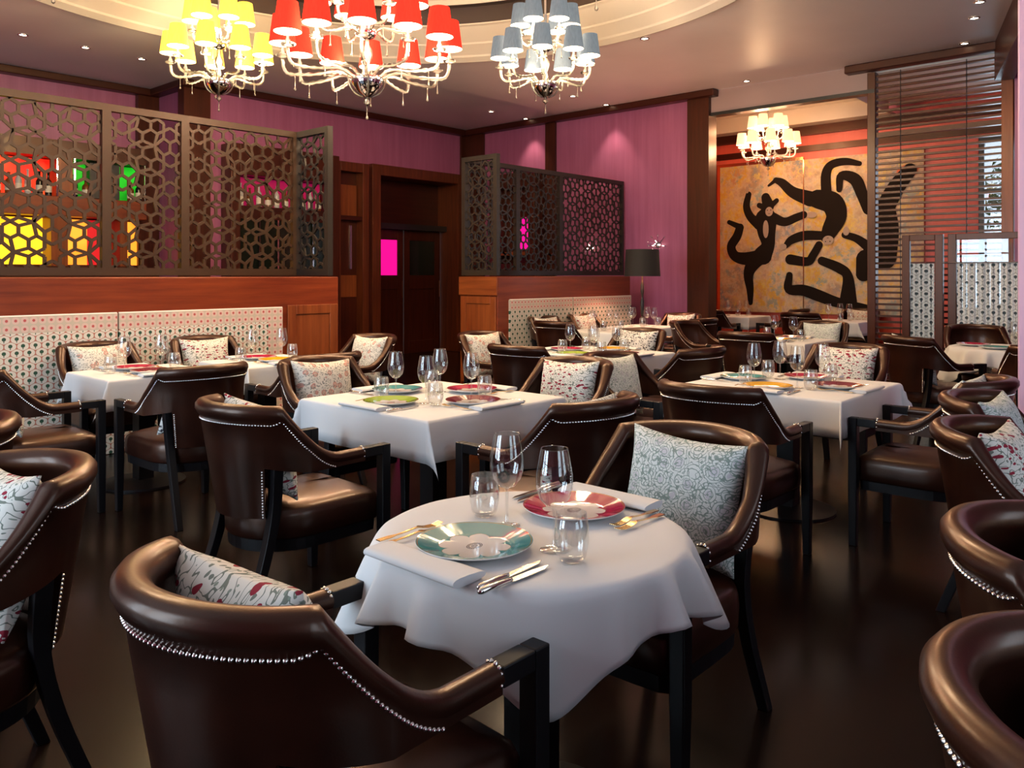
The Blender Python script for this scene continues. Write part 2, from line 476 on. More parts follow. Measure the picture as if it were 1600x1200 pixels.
# ceiling with a round opening
def ring_ceiling():
    mb = MB(); cx, cy, r = 4.05, 5.27, 3.58; N = 96
    x0, x1, y0, y1 = -2.8, XR, -3.2, 12.0
    v = []; f = []
    for i in range(N):
        a = 2 * PI * i / N; c, s_ = math.cos(a), math.sin(a)
        k = min((x1 - cx) / c if c > 1e-6 else 1e9, (x0 - cx) / c if c < -1e-6 else 1e9, (y1 - cy) / s_ if s_ > 1e-6 else 1e9, (y0 - cy) / s_ if s_ < -1e-6 else 1e9)
        v += [(cx + r * c, cy + r * s_, CZ), (cx + k * c, cy + k * s_, CZ)]
    for cx_, cy_ in ((x0, y0), (x1, y0), (x1, y1), (x0, y1)): v.append((cx_, cy_, CZ))
    for i in range(N):
        j = (i + 1) % N
        f.append((2 * i, 2 * j, 2 * j + 1, 2 * i + 1))
    # corners
    for ci, (px, py) in enumerate(((x0, y0), (x1, y0), (x1, y1), (x0, y1))):
        best = None
        ang = math.atan2(py - cy, px - cx) % (2 * PI)
        i = int(ang / (2 * PI) * N); j = (i + 1) % N
        f.append((2 * i + 1, 2 * j + 1, 2 * N + ci))
    return mb.add(v, f)
ceil = struct('ceiling', ring_ceiling(), 'ceiling')
DC = (4.05, 5.27, 0)
MB().lathe([(3.60, 4.058), (3.60, 4.035), (3.575, 4.03), (3.50, 4.075), (3.49, 4.095), (3.485, 4.10), (3.34, 4.185), (3.33, 4.205), (3.32, 4.21), (3.14, 4.335), (3.10, 4.345), (3.10, 4.36)], 128, DC).build('ceiling_moulding', 'cream', ceil, smooth=True, angle=15)
MB().lathe([(3.10, 4.36), (3.12, 4.36), (3.12, 4.56), (3.02, 4.56)], 128, DC).build('dark_cove_band', 'dome_dark', ceil, smooth=True, angle=30)
MB().lathe([(3.02, 4.56), (3.02, 4.62), (2.92, 4.64), (2.86, 4.80), (0.001, 4.85)], 96, DC).build('dome', 'cream', ceil, smooth=True, angle=30)

# left (bar) walls
wb = struct('wall_back_bar', MB().box(-2.8, 5.32, YB, YB + 0.1, 0, CZ), 'pink')
wr_ = struct('wall_bar_return', MB().box(5.32, 5.42, YM, YB + 0.1, 0, CZ), 'pink')
MB().box(5.02, 5.318, YB - 0.10, YB, 0, CZ - 0.001).build('pilaster', 'dark_z', wb)
wm = struct('wall_back_middle', MB().box(5.42, 8.40, YM, YM + 0.1, 0, CZ).box(8.40, 10.55, YM, YM + 0.1, 3.22, CZ).box(10.50, XR, YM, YM + 0.1, 0, CZ), 'pink')
MB().box(5.22, 5.60, YM - 0.06, YM + 0.12, 0, CZ - 0.001).build('corner_pilaster', 'dark_z', wm)
wrt = struct('wall_right', MB().box(XR, XR + 0.1, 5.78, YM + 0.1, 0, CZ).box(XR, XR + 0.1, -3.2, 1.93, 0, CZ), 'pink')
MB().box(XR - 0.05, XR, 8.58, 8.79, 0, CZ - 0.001).build('pilaster', 'dark_z', wrt)
MB().box(XR - 0.05, XR, 10.25, YM, 0, CZ - 0.001).box(10.50, XR - 0.05, YM - 0.05, YM, 0, CZ - 0.001).build('corner_pilaster', 'dark_z', wrt)
MB().box(XR - 0.07, XR + 0.16, 5.72, 6.07, 0, CZ - 0.001).build('end_pilaster', 'dark_z', wrt)
# cornices
def cornice(n, x0, x1, y0, y1, ax):
    h = 0.10
    struct(n, MB().box(x0, x1, y0, y1, CZ - h, CZ - 0.001), 'dark_' + ax, bevel=0.012)
cornice('trim_1', -2.8, 5.32, YB - 0.16, YB, 'x')
cornice('trim_2', 5.16, 5.32, YM - 0.16, YB - 0.16, 'y')
cornice('trim_3', 5.32, XR, YM - 0.16, YM, 'x')
cornice('trim_4', XR - 0.16, XR, 5.60, YM - 0.16, 'y')
cornice('trim_5', XR, XR + 0.40, 5.60, 5.78, 'x')
cornice('trim_6', XR - 0.14, XR + 0.02, 1.93, 3.78, 'y')
struct('trim_7', MB().add([(10.60, 2.12, 3.62), (8.2, 1.40, 3.62), (8.25, 1.22, 3.62), (10.64, 1.94, 3.62), (10.60, 2.12, 4.055), (8.2, 1.40, 4.055), (8.25, 1.22, 4.055), (10.64, 1.94, 4.055)], [(0, 1, 2, 3), (4, 7, 6, 5), (0, 4, 5, 1), (1, 5, 6, 2), (2, 6, 7, 3), (3, 7, 4, 0)]), 'dark_x')
# header over the opening, with black sliding track
hd = struct('wall_header', MB().box(XR + 0.001, XR + 0.12, 3.49, 5.78, 3.74, CZ), mat('shaded_ceiling_paint', (0.42, 0.30, 0.27), 0.6))  # ceiling paint with shade put into its colour, so the header reads darker
MB().box(XR - 0.02, XR + 0.14, 3.45, 5.74, 3.695, 3.742).build('sliding_track', 'black', hd)

# walls with windows behind the camera
def window_wall(name, axis, pos, lo, hi, wins, ww, zb=0.5, zt=3.4, th=0.12):
    mb = MB(); edges = [lo]
    for c in sorted(wins): edges += [c - ww / 2, c + ww / 2]
    edges.append(hi)
    def bx(a, b, z0, z1):
        if axis == 'x': mb.box(pos - th, pos, a, b, z0, z1)
        else: mb.box(a, b, pos - th, pos, z0, z1)
    for i in range(len(edges) - 1):
        a, b = edges[i], edges[i + 1]
        if i % 2 == 0: bx(a, b, 0, CZ)
        else: bx(a, b, 0, zb); bx(a, b, zt, CZ)
    return struct(name, mb, 'pink')
def window(name, axis, pos, c, ww, zb, zt, nx=3, nz=4, m='dark_z'):
    mb = MB(); f = 0.07
    def bx(a, b, z0, z1, t=0.03):
        if axis == 'x': mb.box(pos - t, pos + t, a, b, z0, z1)
        else: mb.box(a, b, pos - t, pos + t, z0, z1)
    bx(c - ww / 2, c - ww / 2 + f, zb, zt); bx(c + ww / 2 - f, c + ww / 2, zb, zt)
    bx(c - ww / 2 + f, c + ww / 2 - f, zb, zb + f); bx(c - ww / 2 + f, c + ww / 2 - f, zt - f, zt)
    o = struct(name, mb, m)
    mb2 = MB()
    for i in range(1, nx):
        a = c - ww / 2 + ww * i / nx
        if axis == 'x': mb2.box(pos - 0.02, pos + 0.02, a - 0.02, a + 0.02, zb + f, zt - f)
        else: mb2.box(a - 0.02, a + 0.02, pos - 0.02, pos + 0.02, zb + f, zt - f)
    for i in range(1, nz):
        a = zb + (zt - zb) * i / nz
        if axis == 'x': mb2.box(pos - 0.018, pos + 0.018, c - ww / 2 + f, c + ww / 2 - f, a - 0.02, a + 0.02)
        else: mb2.box(c - ww / 2 + f, c + ww / 2 - f, pos - 0.018, pos + 0.018, a - 0.02, a + 0.02)
    mb2.build('mullions', m, o)
    g = MB()
    if axis == 'x': g.box(pos - 0.004, pos + 0.004, c - ww / 2 + f, c + ww / 2 - f, zb + f, zt - f)
    else: g.box(c - ww / 2 + f, c + ww / 2 - f, pos - 0.004, pos + 0.004, zb + f, zt - f)
    g.build('pane', 'pane', o)
    return o
window_wall('wall_left', 'x', -2.68, -3.2, 12.0, WINY, 1.7)
for i, wy in enumerate(WINY): window('window_%d' % (i + 1), 'x', -2.74, wy, 1.7, 0.5, 3.4)
window_wall('wall_front', 'y', -3.08, -2.68, XR, WINX, 1.7)
for i, wx in enumerate(WINX): window('window_%d' % (i + 3), 'y', -3.14, wx, 1.7, 0.5, 3.4)

# pale pink column at the right edge
cb = MB().box(5.52, 5.92, 0.55, 0.985, 0, CZ - 0.001)
struct('wall_column', cb, 'pale_pink', bevel=0.01)

# ------------------------------------------------------------------ side room behind the right wall
XP = 13.0
wp = struct('wall_side_room_far', MB().box(XP, XP + 0.1, 2.80, 7.7, 0, CZ).box(XP, XP + 0.1, 1.55, 2.80, 0, 1.1).box(XP, XP + 0.1, 1.55, 2.80, 3.35, CZ), 'coral')
struct('wall_side_room_left', MB().box(XR + 0.1, XP, 7.6, 7.7, 0, CZ), 'coral')
struct('wall_side_room_right', MB().box(XR + 0.1, XP, 1.45, 1.55, 0, CZ), 'coral')
sc_ = struct('ceiling_side_room', MB().box(XR + 0.1, XP, 1.55, 3.9, 3.96, 4.0).box(XR + 0.1, XP, 7.1, 7.6, 3.80, 3.84).box(XR + 0.1, 11.05, 3.9, 7.1, 3.80, 3.84).box(12.65, XP, 3.9, 7.1, 3.80, 3.84)
            .box(11.05, 12.65, 3.9, 7.1, 4.04, 4.06).box(11.05, 11.07, 3.9, 7.1, 3.80, 4.05).box(12.63, 12.65, 3.9, 7.1, 3.80, 4.05).box(11.05, 12.65, 3.9, 3.92, 3.80, 4.05).box(11.05, 12.65, 7.08, 7.1, 3.80, 4.05), 'cream')
MB().box(XP - 0.10, XP, 1.55, 7.6, 3.66, 3.80).build('cornice', 'dark_y', wp)
MB().box(XP - 0.035, XP, 1.55, 7.6, 3.40, 3.50).build('picture_rail', 'dark_y', wp)
window('window_5', 'x', XP + 0.05, 2.175, 1.25, 1.1, 3.35, 2, 3, 'black')
# greenery outside the side room window
def leafy(name, label, c, r, n, seed, h=1.0):
    rnd = random.Random(seed); mb = MB()
    for i in range(n):
        a = rnd.uniform(0, 2 * PI); u = rnd.uniform(-1, 1); k = rnd.uniform(0.7, 1.0)
        p = Vector((math.cos(a) * math.sqrt(1 - u * u) * r * k * 0.6, math.sin(a) * math.sqrt(1 - u * u) * r * k, u * r * k * h))
        q = Vector((rnd.uniform(-1, 1), rnd.uniform(-1, 1), rnd.uniform(-1, 1))).normalized() * 0.09
        e = q.cross(Vector((0.3, 0.5, 1))).normalized() * 0.035
        mb.add([p - q, p + e, p + q, p - e], [(0, 1, 2, 3)])
    t = thing(name, label, 'shrub', c)
    mb.build('foliage', M['leafgreen'], t)
    MB().tube([(0, 0, -c[2]), (0.03, 0, -c[2] * 0.4), (0, 0, 0)], [0.05, 0.04, 0.02]).build('trunk', 'dark_z', t)
M['leafgreen'] = mat('garden_leaves', (0.10, 0.20, 0.06), 0.5)
struct('floor_terrace', MB().box(13.12, 17, -0.5, 5, -0.1, 0.0), mat('terrace_stone', (0.4, 0.4, 0.38), 0.8))
leafy('garden_shrub', 'green leafy shrub outside the side room window', (14.6, 2.2, 2.6), 0.9, 900, 3, 1.1)

# slatted wooden screen in the wall plane
def slat_screen():
    t = thing('slatted_screen', 'tall mahogany screen of thin horizontal slats right of the painting opening', 'screen', (XR + 0.05, 0, 0))
    MB().box(-0.06, 0.06, 3.44, 3.54, 0, 3.955).build('post', 'dark_z', t, bevel=0.006)
    MB().box(-0.06, 0.06, 1.94, 2.06, 0, 3.955).build('post', 'wood_z', t, bevel=0.006)
    MB().box(-0.035, 0.035, 2.06, 3.44, 3.13, 3.19).build('rail', 'dark_y', t)
    me = None; z = 0.08; k = 0
    proto = None
    while z < 3.94:
        if not (3.08 < z < 3.23):
            if proto is None:
                proto = MB().box(-0.03, 0.03, 2.06, 3.44, -0.0125, 0.0125).build('slat', 'dark_y', t); o = proto
            else:
                o = proto.copy(); col.objects.link(o); o.parent = t
            o.location = (0, 0, z)
        z += 0.0735
    for y in (3.15, 2.42):
        MB().tube([(-0.034, y, 0.06), (-0.034, y, 3.94)], 0.005, 6).build('cord', 'black', t)
slat_screen()

# painting: two canvases with dancing figures
def m_canvas(seed):
    m = bpy.data.materials.new('mottled_canvas'); t = NT(m); v = t.mapping(t.coord(), (1, 1, 1), loc=(seed, seed, 0))
    a = t.noise(v, 1.6, 4, 0.6); b = t.noise(t.mapping(v, (1, 1, 1), loc=(5, 2, 1)), 2.4, 5, 0.65); g = t.noise(t.mapping(v, (1, 1, 1), loc=(1, 9, 4)), 9, 4, 0.7)
    c = t.ramp(a, (0.36, (0.24, 0.27, 0.30)), (0.44, (0.46, 0.30, 0.17)), (0.51, (0.66, 0.50, 0.30)), (0.57, (0.70, 0.42, 0.03)), (0.65, (0.55, 0.26, 0.14)))
    d = t.ramp(b, (0.38, (0.20, 0.33, 0.34)), (0.45, (0.62, 0.50, 0.34)), (0.53, (0.60, 0.36, 0.24)), (0.62, (0.76, 0.58, 0.12)))
    e = t.noise(t.mapping(v, (1, 1, 1), loc=(3, 3, 8)), 22, 5, 0.75)
    cc = t.mix(t.math('MULTIPLY', t.math('GREATER_THAN', g, 0.50), 0.75), c, d)
    cc = t.mix(t.math('MULTIPLY', t.math('SUBTRACT', e, 0.30), 0.8), cc, (0.30, 0.19, 0.12))
    cc = t.mix(t.math('MULTIPLY', t.math('GREATER_THAN', g, 0.62), 0.30), cc, (0.26, 0.20, 0.20))
    t.base(cc); t.set(Roughness=0.55)
    t.bump(g, 0.2, 0.004)
    return m
STROKES = [[(6.251, 2.77, 0.088), (6.29, 2.576, 0.108), (6.225, 2.401, 0.122), (6.07, 2.248, 0.145)], [(5.943, 2.327, 0.33), (5.93, 2.122, 0.27), (5.905, 1.905, 0.20), (5.994, 1.738, 0.28)], [(5.817, 2.358, 0.144), (5.619, 2.277, 0.123), (5.425, 2.339, 0.113), (5.30, 2.379, 0.103)], [(6.045, 1.715, 0.194), (6.303, 1.682, 0.184), (6.502, 1.734, 0.149), (6.569, 1.896, 0.139), (6.462, 2.067, 0.136), (6.409, 2.213, 0.123)], [(6.409, 2.225, 0.089), (6.609, 2.316, 0.065)], [(6.019, 1.738, 0.23), (6.186, 1.57, 0.195), (6.251, 1.4, 0.152), (6.222, 1.156, 0.112), (6.216, 0.936, 0.073)], [(6.06, 2.575, 0.075), (5.915, 2.525, 0.09), (5.755, 2.635, 0.07)], [(5.945, 2.70, 0.13), (5.90, 2.56, 0.18)], [(4.933, 2.728, 0.142), (4.937, 3.003, 0.133), (4.853, 3.146, 0.114), (4.64, 3.18, 0.099), (4.421, 3.127, 0.067)], [(5.187, 2.629, 0.209), (5.473, 2.753, 0.155), (5.656, 2.92, 0.119), (5.767, 2.976, 0.081)], [(5.767, 2.976, 0.062), (5.892, 2.895, 0.034)], [(5.071, 2.622, 0.254), (4.842, 2.539, 0.296), (4.774, 2.331, 0.273), (4.864, 2.13, 0.228), (4.921, 2.018, 0.183)], [(4.979, 2.031, 0.119), (5.282, 2.041, 0.131), (5.497, 1.977, 0.118), (5.59, 1.892, 0.085)], [(5.048, 1.883, 0.106), (5.141, 1.724, 0.111), (5.235, 1.621, 0.121), (5.522, 1.659, 0.142)], [(4.729, 2.748, 0.077), (4.696, 2.96, 0.113), (4.486, 2.887, 0.157), (4.378, 2.645, 0.147), (4.281, 2.418, 0.155)], [(4.091, 2.32, 0.241), (3.895, 2.7, 0.217), (3.692, 2.964, 0.171)], [(4.081, 2.363, 0.328), (4.039, 2.055, 0.328), (4.06, 1.662, 0.306)], [(4.64, 2.031, 0.09), (4.464, 1.97, 0.103), (4.292, 1.843, 0.133)], [(5.002, 1.63, 0.115), (4.729, 1.513, 0.136), (4.596, 1.377, 0.135), (4.589, 0.995, 0.225)], [(5.533, 1.4, 0.094), (5.543, 1.176, 0.132), (5.298, 1.155, 0.154), (5.063, 1.077, 0.161), (4.744, 0.969, 0.136), (4.328, 0.901, 0.089)], [(4.313, 1.644, 0.266), (4.356, 1.422, 0.2)]]
M['fig_black'] = mat('figure_black_paint', (0.013, 0.008, 0.006), 0.9, spec=0.15)
M['fig_skin'] = mat('figure_grey_paint', (0.40, 0.29, 0.22), 0.6)
M['fig_orange'] = mat('orange_paint_patch', (0.62, 0.13, 0.04), 0.6)
def painting():
    t = thing('painting', 'huge two-panel painting of black dancing figures on a mottled ochre ground', 'painting', (XP - 0.05, 0, 0))
    for i, (y0, y1) in enumerate(((5.305, 6.78), (3.50, 5.295))):
        MB().box(0, 0.045, y0, y1, 0.78, 3.27).build('canvas', m_canvas(i * 3.7), t)
    MB().box(-0.012, 0.04, 5.292, 5.308, 0.78, 3.275).build('joint_strip', 'gold', t)
    MB().box(-0.006, 0.045, 6.78, 6.83, 0.75, 3.32).box(-0.006, 0.045, 5.31, 6.78, 3.27, 3.32).build('frame', 'gold', t)
    mb = MB(); lay = 0
    def strip(pts, mb, x):
        P = bez([(0, a, b) for a, b, _ in pts], 6); W = [q.z * 1.18 for q in bez([(0, 0, w_) for _, _, w_ in pts], 6)]
        n = len(P); v = []
        for i in range(n):
            d = (P[min(i + 1, n - 1)] - P[max(i - 1, 0)]); d = Vector((0, d.y, d.z)).normalized(); nn = Vector((0, -d.z, d.y)) * W[i] / 2
            v += [(x, P[i].y + nn.y, P[i].z + nn.z), (x, P[i].y - nn.y, P[i].z - nn.z)]
        f = [(2 * i, 2 * i + 1, 2 * i + 3, 2 * i + 2) for i in range(n - 1)]
        mb.add(v, f)
        for e, q, wd in ((P[0], P[1], W[0]), (P[-1], P[-2], W[-1])):
            b0 = math.atan2(e.z - q.z, e.y - q.y)
            mb.add([(x, e.y, e.z)] + [(x, e.y + math.cos(b0 + (k / 8 - 0.5) * PI) * wd / 2, e.z + math.sin(b0 + (k / 8 - 0.5) * PI) * wd / 2) for k in range(9)], [(0, k, k + 1) for k in range(1, 9)])
    for i, s_ in enumerate(STROKES): strip(s_, mb, -0.002 - 0.0006 * i)
    mb.build('dancing_figures', 'fig_black', t)
    for nm_, y, z, ry, rz_ in (('face', 5.88, 2.460, 0.066, 0.078), ('face', 4.90, 1.955, 0.088, 0.072), ('hand', 4.62, 2.09, 0.05, 0.07), ('hand', 5.64, 1.87, 0.06, 0.05), ('hand', 5.16, 2.37, 0.08, 0.05), ('shirt', 5.938, 2.17, 0.05, 0.15), ('hand', 6.27, 2.85, 0.03, 0.06)):
        MB().add([(-0.0165, y + math.cos(a * PI / 8) * ry, z + math.sin(a * PI / 8) * rz_) for a in range(16)], [tuple(range(16))]).build(nm_, 'fig_skin', t)
    ft = MB()
    for (y, z) in ((5.91, 2.485), (5.85, 2.485), (4.94, 1.935), (4.87, 1.935)):
        ft.add([(-0.0175, y + math.cos(a * PI / 4) * 0.010, z + math.sin(a * PI / 4) * 0.01) for a in range(8)], [tuple(range(8))])
    for (y, z) in ((5.88, 2.425), (4.905, 1.99)):
        ft.box(-0.0178, -0.0172, y - 0.016, y + 0.016, z - 0.004, z + 0.004)
    ft.build('painted_features', 'fig_black', t)
    ob = MB()
    for (y, z, ry, rz_) in ((3.72, 2.95, 0.16, 0.10),):
        ob.add([(-0.0005, y + math.cos(a * PI / 8) * ry * (1 + 0.2 * math.sin(3 * a)), z + math.sin(a * PI / 8) * rz_) for a in range(16)], [tuple(range(16))])
    ob.build('orange_patch', 'fig_orange', t)
painting()

# curtained folding screen in front of the slats
def folding_screen():
    t = thing('folding_screen', 'low wood framed screen with pleated patterned half curtains', 'screen', (10.2, 0, 0))
    for y0, y1 in ((2.55, 2.99), (1.72, 2.50)):
        fr = MB().box(-0.03, 0.03, y0, y0 + 0.085, 0, 1.87).box(-0.03, 0.03, y1 - 0.085, y1, 0, 1.87).box(-0.03, 0.03, y0 + 0.085, y1 - 0.085, 1.80, 1.87).box(-0.03, 0.03, y0 + 0.085, y1 - 0.085, 0.0, 0.18).build('panel_frame', 'dark_z', t, bevel=0.005)
        MB().box(-0.003, 0.003, y0 + 0.085, y1 - 0.085, 0.18, 1.80).build('pane', 'pane', fr)
        mb = MB(); n = 90; v = []
        for i in range(n + 1):
            y = y0 + 0.09 + (y1 - y0 - 0.18) * i / n
            x = -0.012 - 0.010 * math.sin(i * 0.9) - 0.006 * math.sin(i * 0.37 + 1)
            v += [(x, y, 0.2), (x, y, 1.50), (x - 0.002, y, 1.535)]
        f = [(3 * i + j, 3 * i + 3 + j, 3 * i + 4 + j, 3 * i + 1 + j) for i in range(n) for j in (0, 1)]
        mb.add(v, f).build('half_curtain', 'curtain', fr, smooth=True)
    MB().tube([(-0.05, 2.55, 1.54), (-0.05, 1.73, 1.54)], 0.006).build('curtain_rod', 'chrome', t)
folding_screen()

# ------------------------------------------------------------------ lattice partitions
def lattice_segs(wd, ht, q_=1.0):
    s, P = 0.052 * q_, 0.378 * q_
    D = 2 * s; segs = set()
    def key(a, b):
        a = (round(a[0], 4), round(a[1], 4)); b = (round(b[0], 4), round(b[1], 4))
        return (a, b) if a < b else (b, a)
    pol = lambda r, a: (r * math.cos(R(a)), r * math.sin(R(a)))
    nx = int(wd / (P * 0.866)) + 3; ny = int(ht / P) + 3
    for i in range(-1, nx):
        for j in range(-1, ny):
            cx = i * P * 0.866 + 0.1; cy = j * P + (P / 2 if i % 2 else 0) + 0.12
            for k in range(6):
                a = 30 + 60 * k; dx, dy = pol(D, a); hx, hy = cx + dx, cy + dy
                vs = [pol(s, a + 60 * q) for q in range(6)]
                for q in range(6):
                    p0 = (hx + vs[q][0], hy + vs[q][1]); p1 = (hx + vs[(q + 1) % 6][0], hy + vs[(q + 1) % 6][1])
                    segs.add(key(p0, p1))
                # link to the neighbouring cluster
                p0 = (hx + vs[0][0], hy + vs[0][1]); e = pol(P - D - s, a); segs.add(key(p0, (cx + e[0], cy + e[1])))
                # rays to the gap centre and the small hexagon there
                g = pol(P / math.sqrt(3), a + 30); gx, gy = cx + g[0], cy + g[1]
                hx2, hy2 = pol(D, a + 60); v2 = pol(s, a)
                for p in ((hx + vs[1][0], hy + vs[1][1]), (cx + hx2 + v2[0], cy + hy2 + v2[1])):
                    segs.add(key(p, (gx, gy)))
    out = []
    for (a, b) in segs:                                   # clip to the panel
        t0, t1 = 0.0, 1.0; dx, dy = b[0] - a[0], b[1] - a[1]; ok = True
        for p, q in ((-dx, a[0]), (dx, wd - a[0]), (-dy, a[1]), (dy, ht - a[1])):
            if abs(p) < 1e-9:
                if q < 0: ok = False
            else:
                r_ = q / p
                if p < 0: t0 = max(t0, r_)
                else: t1 = min(t1, r_)
        if ok and t1 - t0 > 0.02: out.append(((a[0] + dx * t0, a[1] + dy * t0), (a[0] + dx * t1, a[1] + dy * t1)))
    return out
def lattice_panel(parent, axis, pos, a0, a1, z0, z1, m='bronze', fr=0.06, bw=0.020, q_=1.0):
    """one framed lattice panel running along an axis"""
    def pt(u, z, d=0.0): return (u, pos + d, z) if axis == 'x' else (pos + d, u, z)
    mb = MB()
    nrm = (0, 1, 0) if axis == 'x' else (1, 0, 0)
    def bx(u0, u1, zz0, zz1, t=0.03):
        if axis == 'x': mb.box(u0, u1, pos - t, pos + t, zz0, zz1)
        else: mb.box(pos - t, pos + t, u0, u1, zz0, zz1)
    fs = fr * 0.62 if axis == 'x' else fr
    bx(a0, a0 + fs, z0, z1); bx(a1 - fs, a1, z0, z1); bx(a0 + fs, a1 - fs, z0, z0 + fr * 1.1); bx(a0 + fs, a1 - fs, z1 - fr, z1)
    f = mb.build('panel_frame', m, parent)
    lb = MB()
    for bi, (p, q) in enumerate(lattice_segs(a1 - a0 - 2 * fs, z1 - z0 - 2.1 * fr, q_)):
        lb.bar(pt(a0 + fs + p[0], z0 + fr * 1.1 + p[1]), pt(a0 + fs + q[0], z0 + fr * 1.1 + q[1]), bw, 0.015 + 0.00035 * (bi * 7 % 13), nrm)
    # the bar's "width" lies in the panel plane
    tag(lb.build('lattice', m, f), kind='stuff')
ZT, ZS = 1.385, 2.86
Y0, Y1 = 6.62, 7.26
lp = thing('lattice_screen', 'brown pierced metal lattice screen of stars and hexagons before the bar', 'screen', (0, 0, 0))
for a0, a1 in ((0.6, 2.83), (2.83, 3.52), (3.52, 4.69)):
    lattice_panel(lp, 'x', Y1 - 0.05, a0, a1, ZT + 0.012, ZS, 'brown_lattice', bw=0.026, q_=1.28)
lattice_panel(lp, 'y', 4.72, Y0 + 0.02, Y1 - 0.02, ZT + 0.012, ZS, 'bronze', q_=1.2)
rp = thing('lattice_screen', 'grey bronze pierced lattice screen on the far wooden partition by the lamp', 'screen', (0, 0, 0))
for a0, a1 in ((7.16, 8.10), (8.10, 9.02), (9.02, 10.58)):
    lattice_panel(rp, 'x', Y1 - 0.05, a0, a1, ZT + 0.012, ZS, 'bronze', bw=0.019, q_=1.12)
lattice_panel(rp, 'y', 7.13, Y0 + 0.02, Y1 - 0.02, ZT + 0.012, ZS, 'bronze', bw=0.019, q_=1.2)
def partition(name, label, x0, x1, tile, end_left):
    t = thing(name, label, 'partition', (0, 0, 0))
    MB().box(x0, x1, Y0, Y1, 0, ZT).build('core', 'wood_x', t, bevel=0.008)
    for i, (a, b, mm) in enumerate(tile):
        g = MB().box(0, b - a, 0, 0.03, -0.52, 0.575).build('upholstered_panel', mm, t, loc=(a, Y0 - 0.03, 0.525))
        MB().tube([(0, 0.01, 0.575), (b - a, 0.01, 0.575)], 0.010, 6).tube([(b - a, 0.008, 0.575), (b - a, 0.008, -0.5)], 0.006, 6).build('piping', 'piping', g)
    return t
pl = partition('wooden_partition', 'long polished mahogany partition faced with tree patterned fabric below the bar screen', -2.6, 4.80, ((-0.9, 2.675, 'panel_fabric'), (2.69, 4.155, 'panel_fabric_end')), False)
# framed end panel of the left partition
def raised(parent, axis, pos, a0, a1, z0, z1, m, mf, d=-1):
    fr = 0.09; t = 0.018
    mb = MB()
    def bx(u0, u1, zz0, zz1, dd):
        lo, hi = sorted((pos, pos + d * dd))
        if axis == 'x': mb.box(u0, u1, lo, hi, zz0, zz1)
        else: mb.box(lo, hi, u0, u1, zz0, zz1)
    bx(a0, a0 + fr, z0, z1, t); bx(a1 - fr, a1, z0, z1, t); bx(a0 + fr, a1 - fr, z0, z0 + fr, t); bx(a0 + fr, a1 - fr, z1 - fr, z1, t)
    mb.build('panel_moulding', mf, parent, bevel=0.006)
    mb = MB(); bx(a0 + fr + 0.004, a1 - fr - 0.004, z0 + fr + 0.004, z1 - fr - 0.004, 0.009)
    mb.build('raised_panel', m, parent)
raised(pl, 'x', Y0 - 0.001, 4.22, 4.78, 0.08, 1.12, 'wood_z', 'wood_z')
prt = partition('wooden_partition', 'far mahogany partition with pale dotted fabric panel beside the table lamp', 7.10, 9.92, ((7.29, 8.52, 'panel_fabric_far'), (8.535, 9.90, 'panel_fabric_far')), True)
raised(prt, 'y', 7.099, Y0 + 0.02, Y1 - 0.02, 0.08, 1.14, 'wood_z', 'wood_z')
MB().box(7.075, 7.098, Y0, Y1, 1.16, ZT - 0.002).build('end_board', 'wood_y', prt)

# ------------------------------------------------------------------ back bar, niches and doors
M['e_red'] = emis('backlit_red_glass', (1.0, 0.006, 0.002), 1.25, (1.0, 0.10, 0.02))
M['e_green'] = emis('backlit_green_glass', (0.004, 0.50, 0.012), 0.9, (0.002, 0.20, 0.005))
M['e_yellow'] = emis('backlit_yellow_glass', (1.0, 0.44, 0.01), 1.5, (1.0, 0.62, 0.02))
M['e_orange'] = emis('backlit_orange_glass', (1.0, 0.22, 0.012), 1.4, (1.0, 0.35, 0.03))
M['e_crimson'] = emis('backlit_crimson_glass', (0.55, 0.006, 0.012), 0.8)
M['e_magenta'] = emis('backlit_magenta_glass', (0.90, 0.005, 0.30), 0.85)
M['e_dimmag'] = emis('dim_magenta_glass', (0.35, 0.004, 0.07), 0.45)
def bar_unit():
    t = thing('back_bar_shelving', 'tall wooden back bar with glowing coloured glass niches behind lattice', 'shelving', (0, YB - 0.36, 0))
    d = 0.35
    xs = [1.0, 2.2, 3.86, 5.02]
    mb = MB()
    mb.box(0.9, 5.02, 0, d, 0, 1.52).box(0.9, 5.02, 0, d, 2.93, 3.15).box(0.9, 5.02, d - 0.02, d, 1.52, 2.93)
    mb.build('carcass', 'dark_x', t)
    MB().box(0.9, 5.02, -0.01, d - 0.02, 2.17, 2.42).build('middle_shelf', 'wood_x', t, bevel=0.006)
    for a, b in ((3.88, 4.06),): MB().box(a, b, 0, d - 0.02, 2.42, 2.93).build('stile', 'wood_z', t)
    for a, b in ((3.80, 4.0), (4.66, 4.76)): MB().box(a, b, 0, d - 0.02, 1.52, 2.17).build('stile', 'wood_z', t)
    y = d - 0.03
    for a, b, z0, z1, mm in ((0.9, 3.88, 2.44, 2.92, 'e_red'), (4.06, 5.02, 2.44, 2.92, 'e_green'), (0.9, 3.80, 1.54, 2.15, 'e_yellow'), (4.0, 4.35, 1.54, 2.15, 'e_orange'), (4.35, 4.66, 1.54, 2.15, 'e_crimson'), (4.76, 5.02, 1.54, 2.15, 'e_orange')):
        MB().box(a, b, y - 0.01, y, z0, z1).build('backlit_pane', mm, t)
    MB().box(4.33, 4.72, y - 0.16, y - 0.012, 2.44, 2.92).build('dark_centre_panel', 'black', t)
    for x in (3.87, 4.08, 5.0): MB().box(x - 0.01, x + 0.01, -0.012, 0.0, 2.42, 2.93).build('chrome_strip', 'chrome', t)
bar_unit()
M['bottle_dark'] = mat('dark_bottle_glass', (0.008, 0.012, 0.008), 0.08)
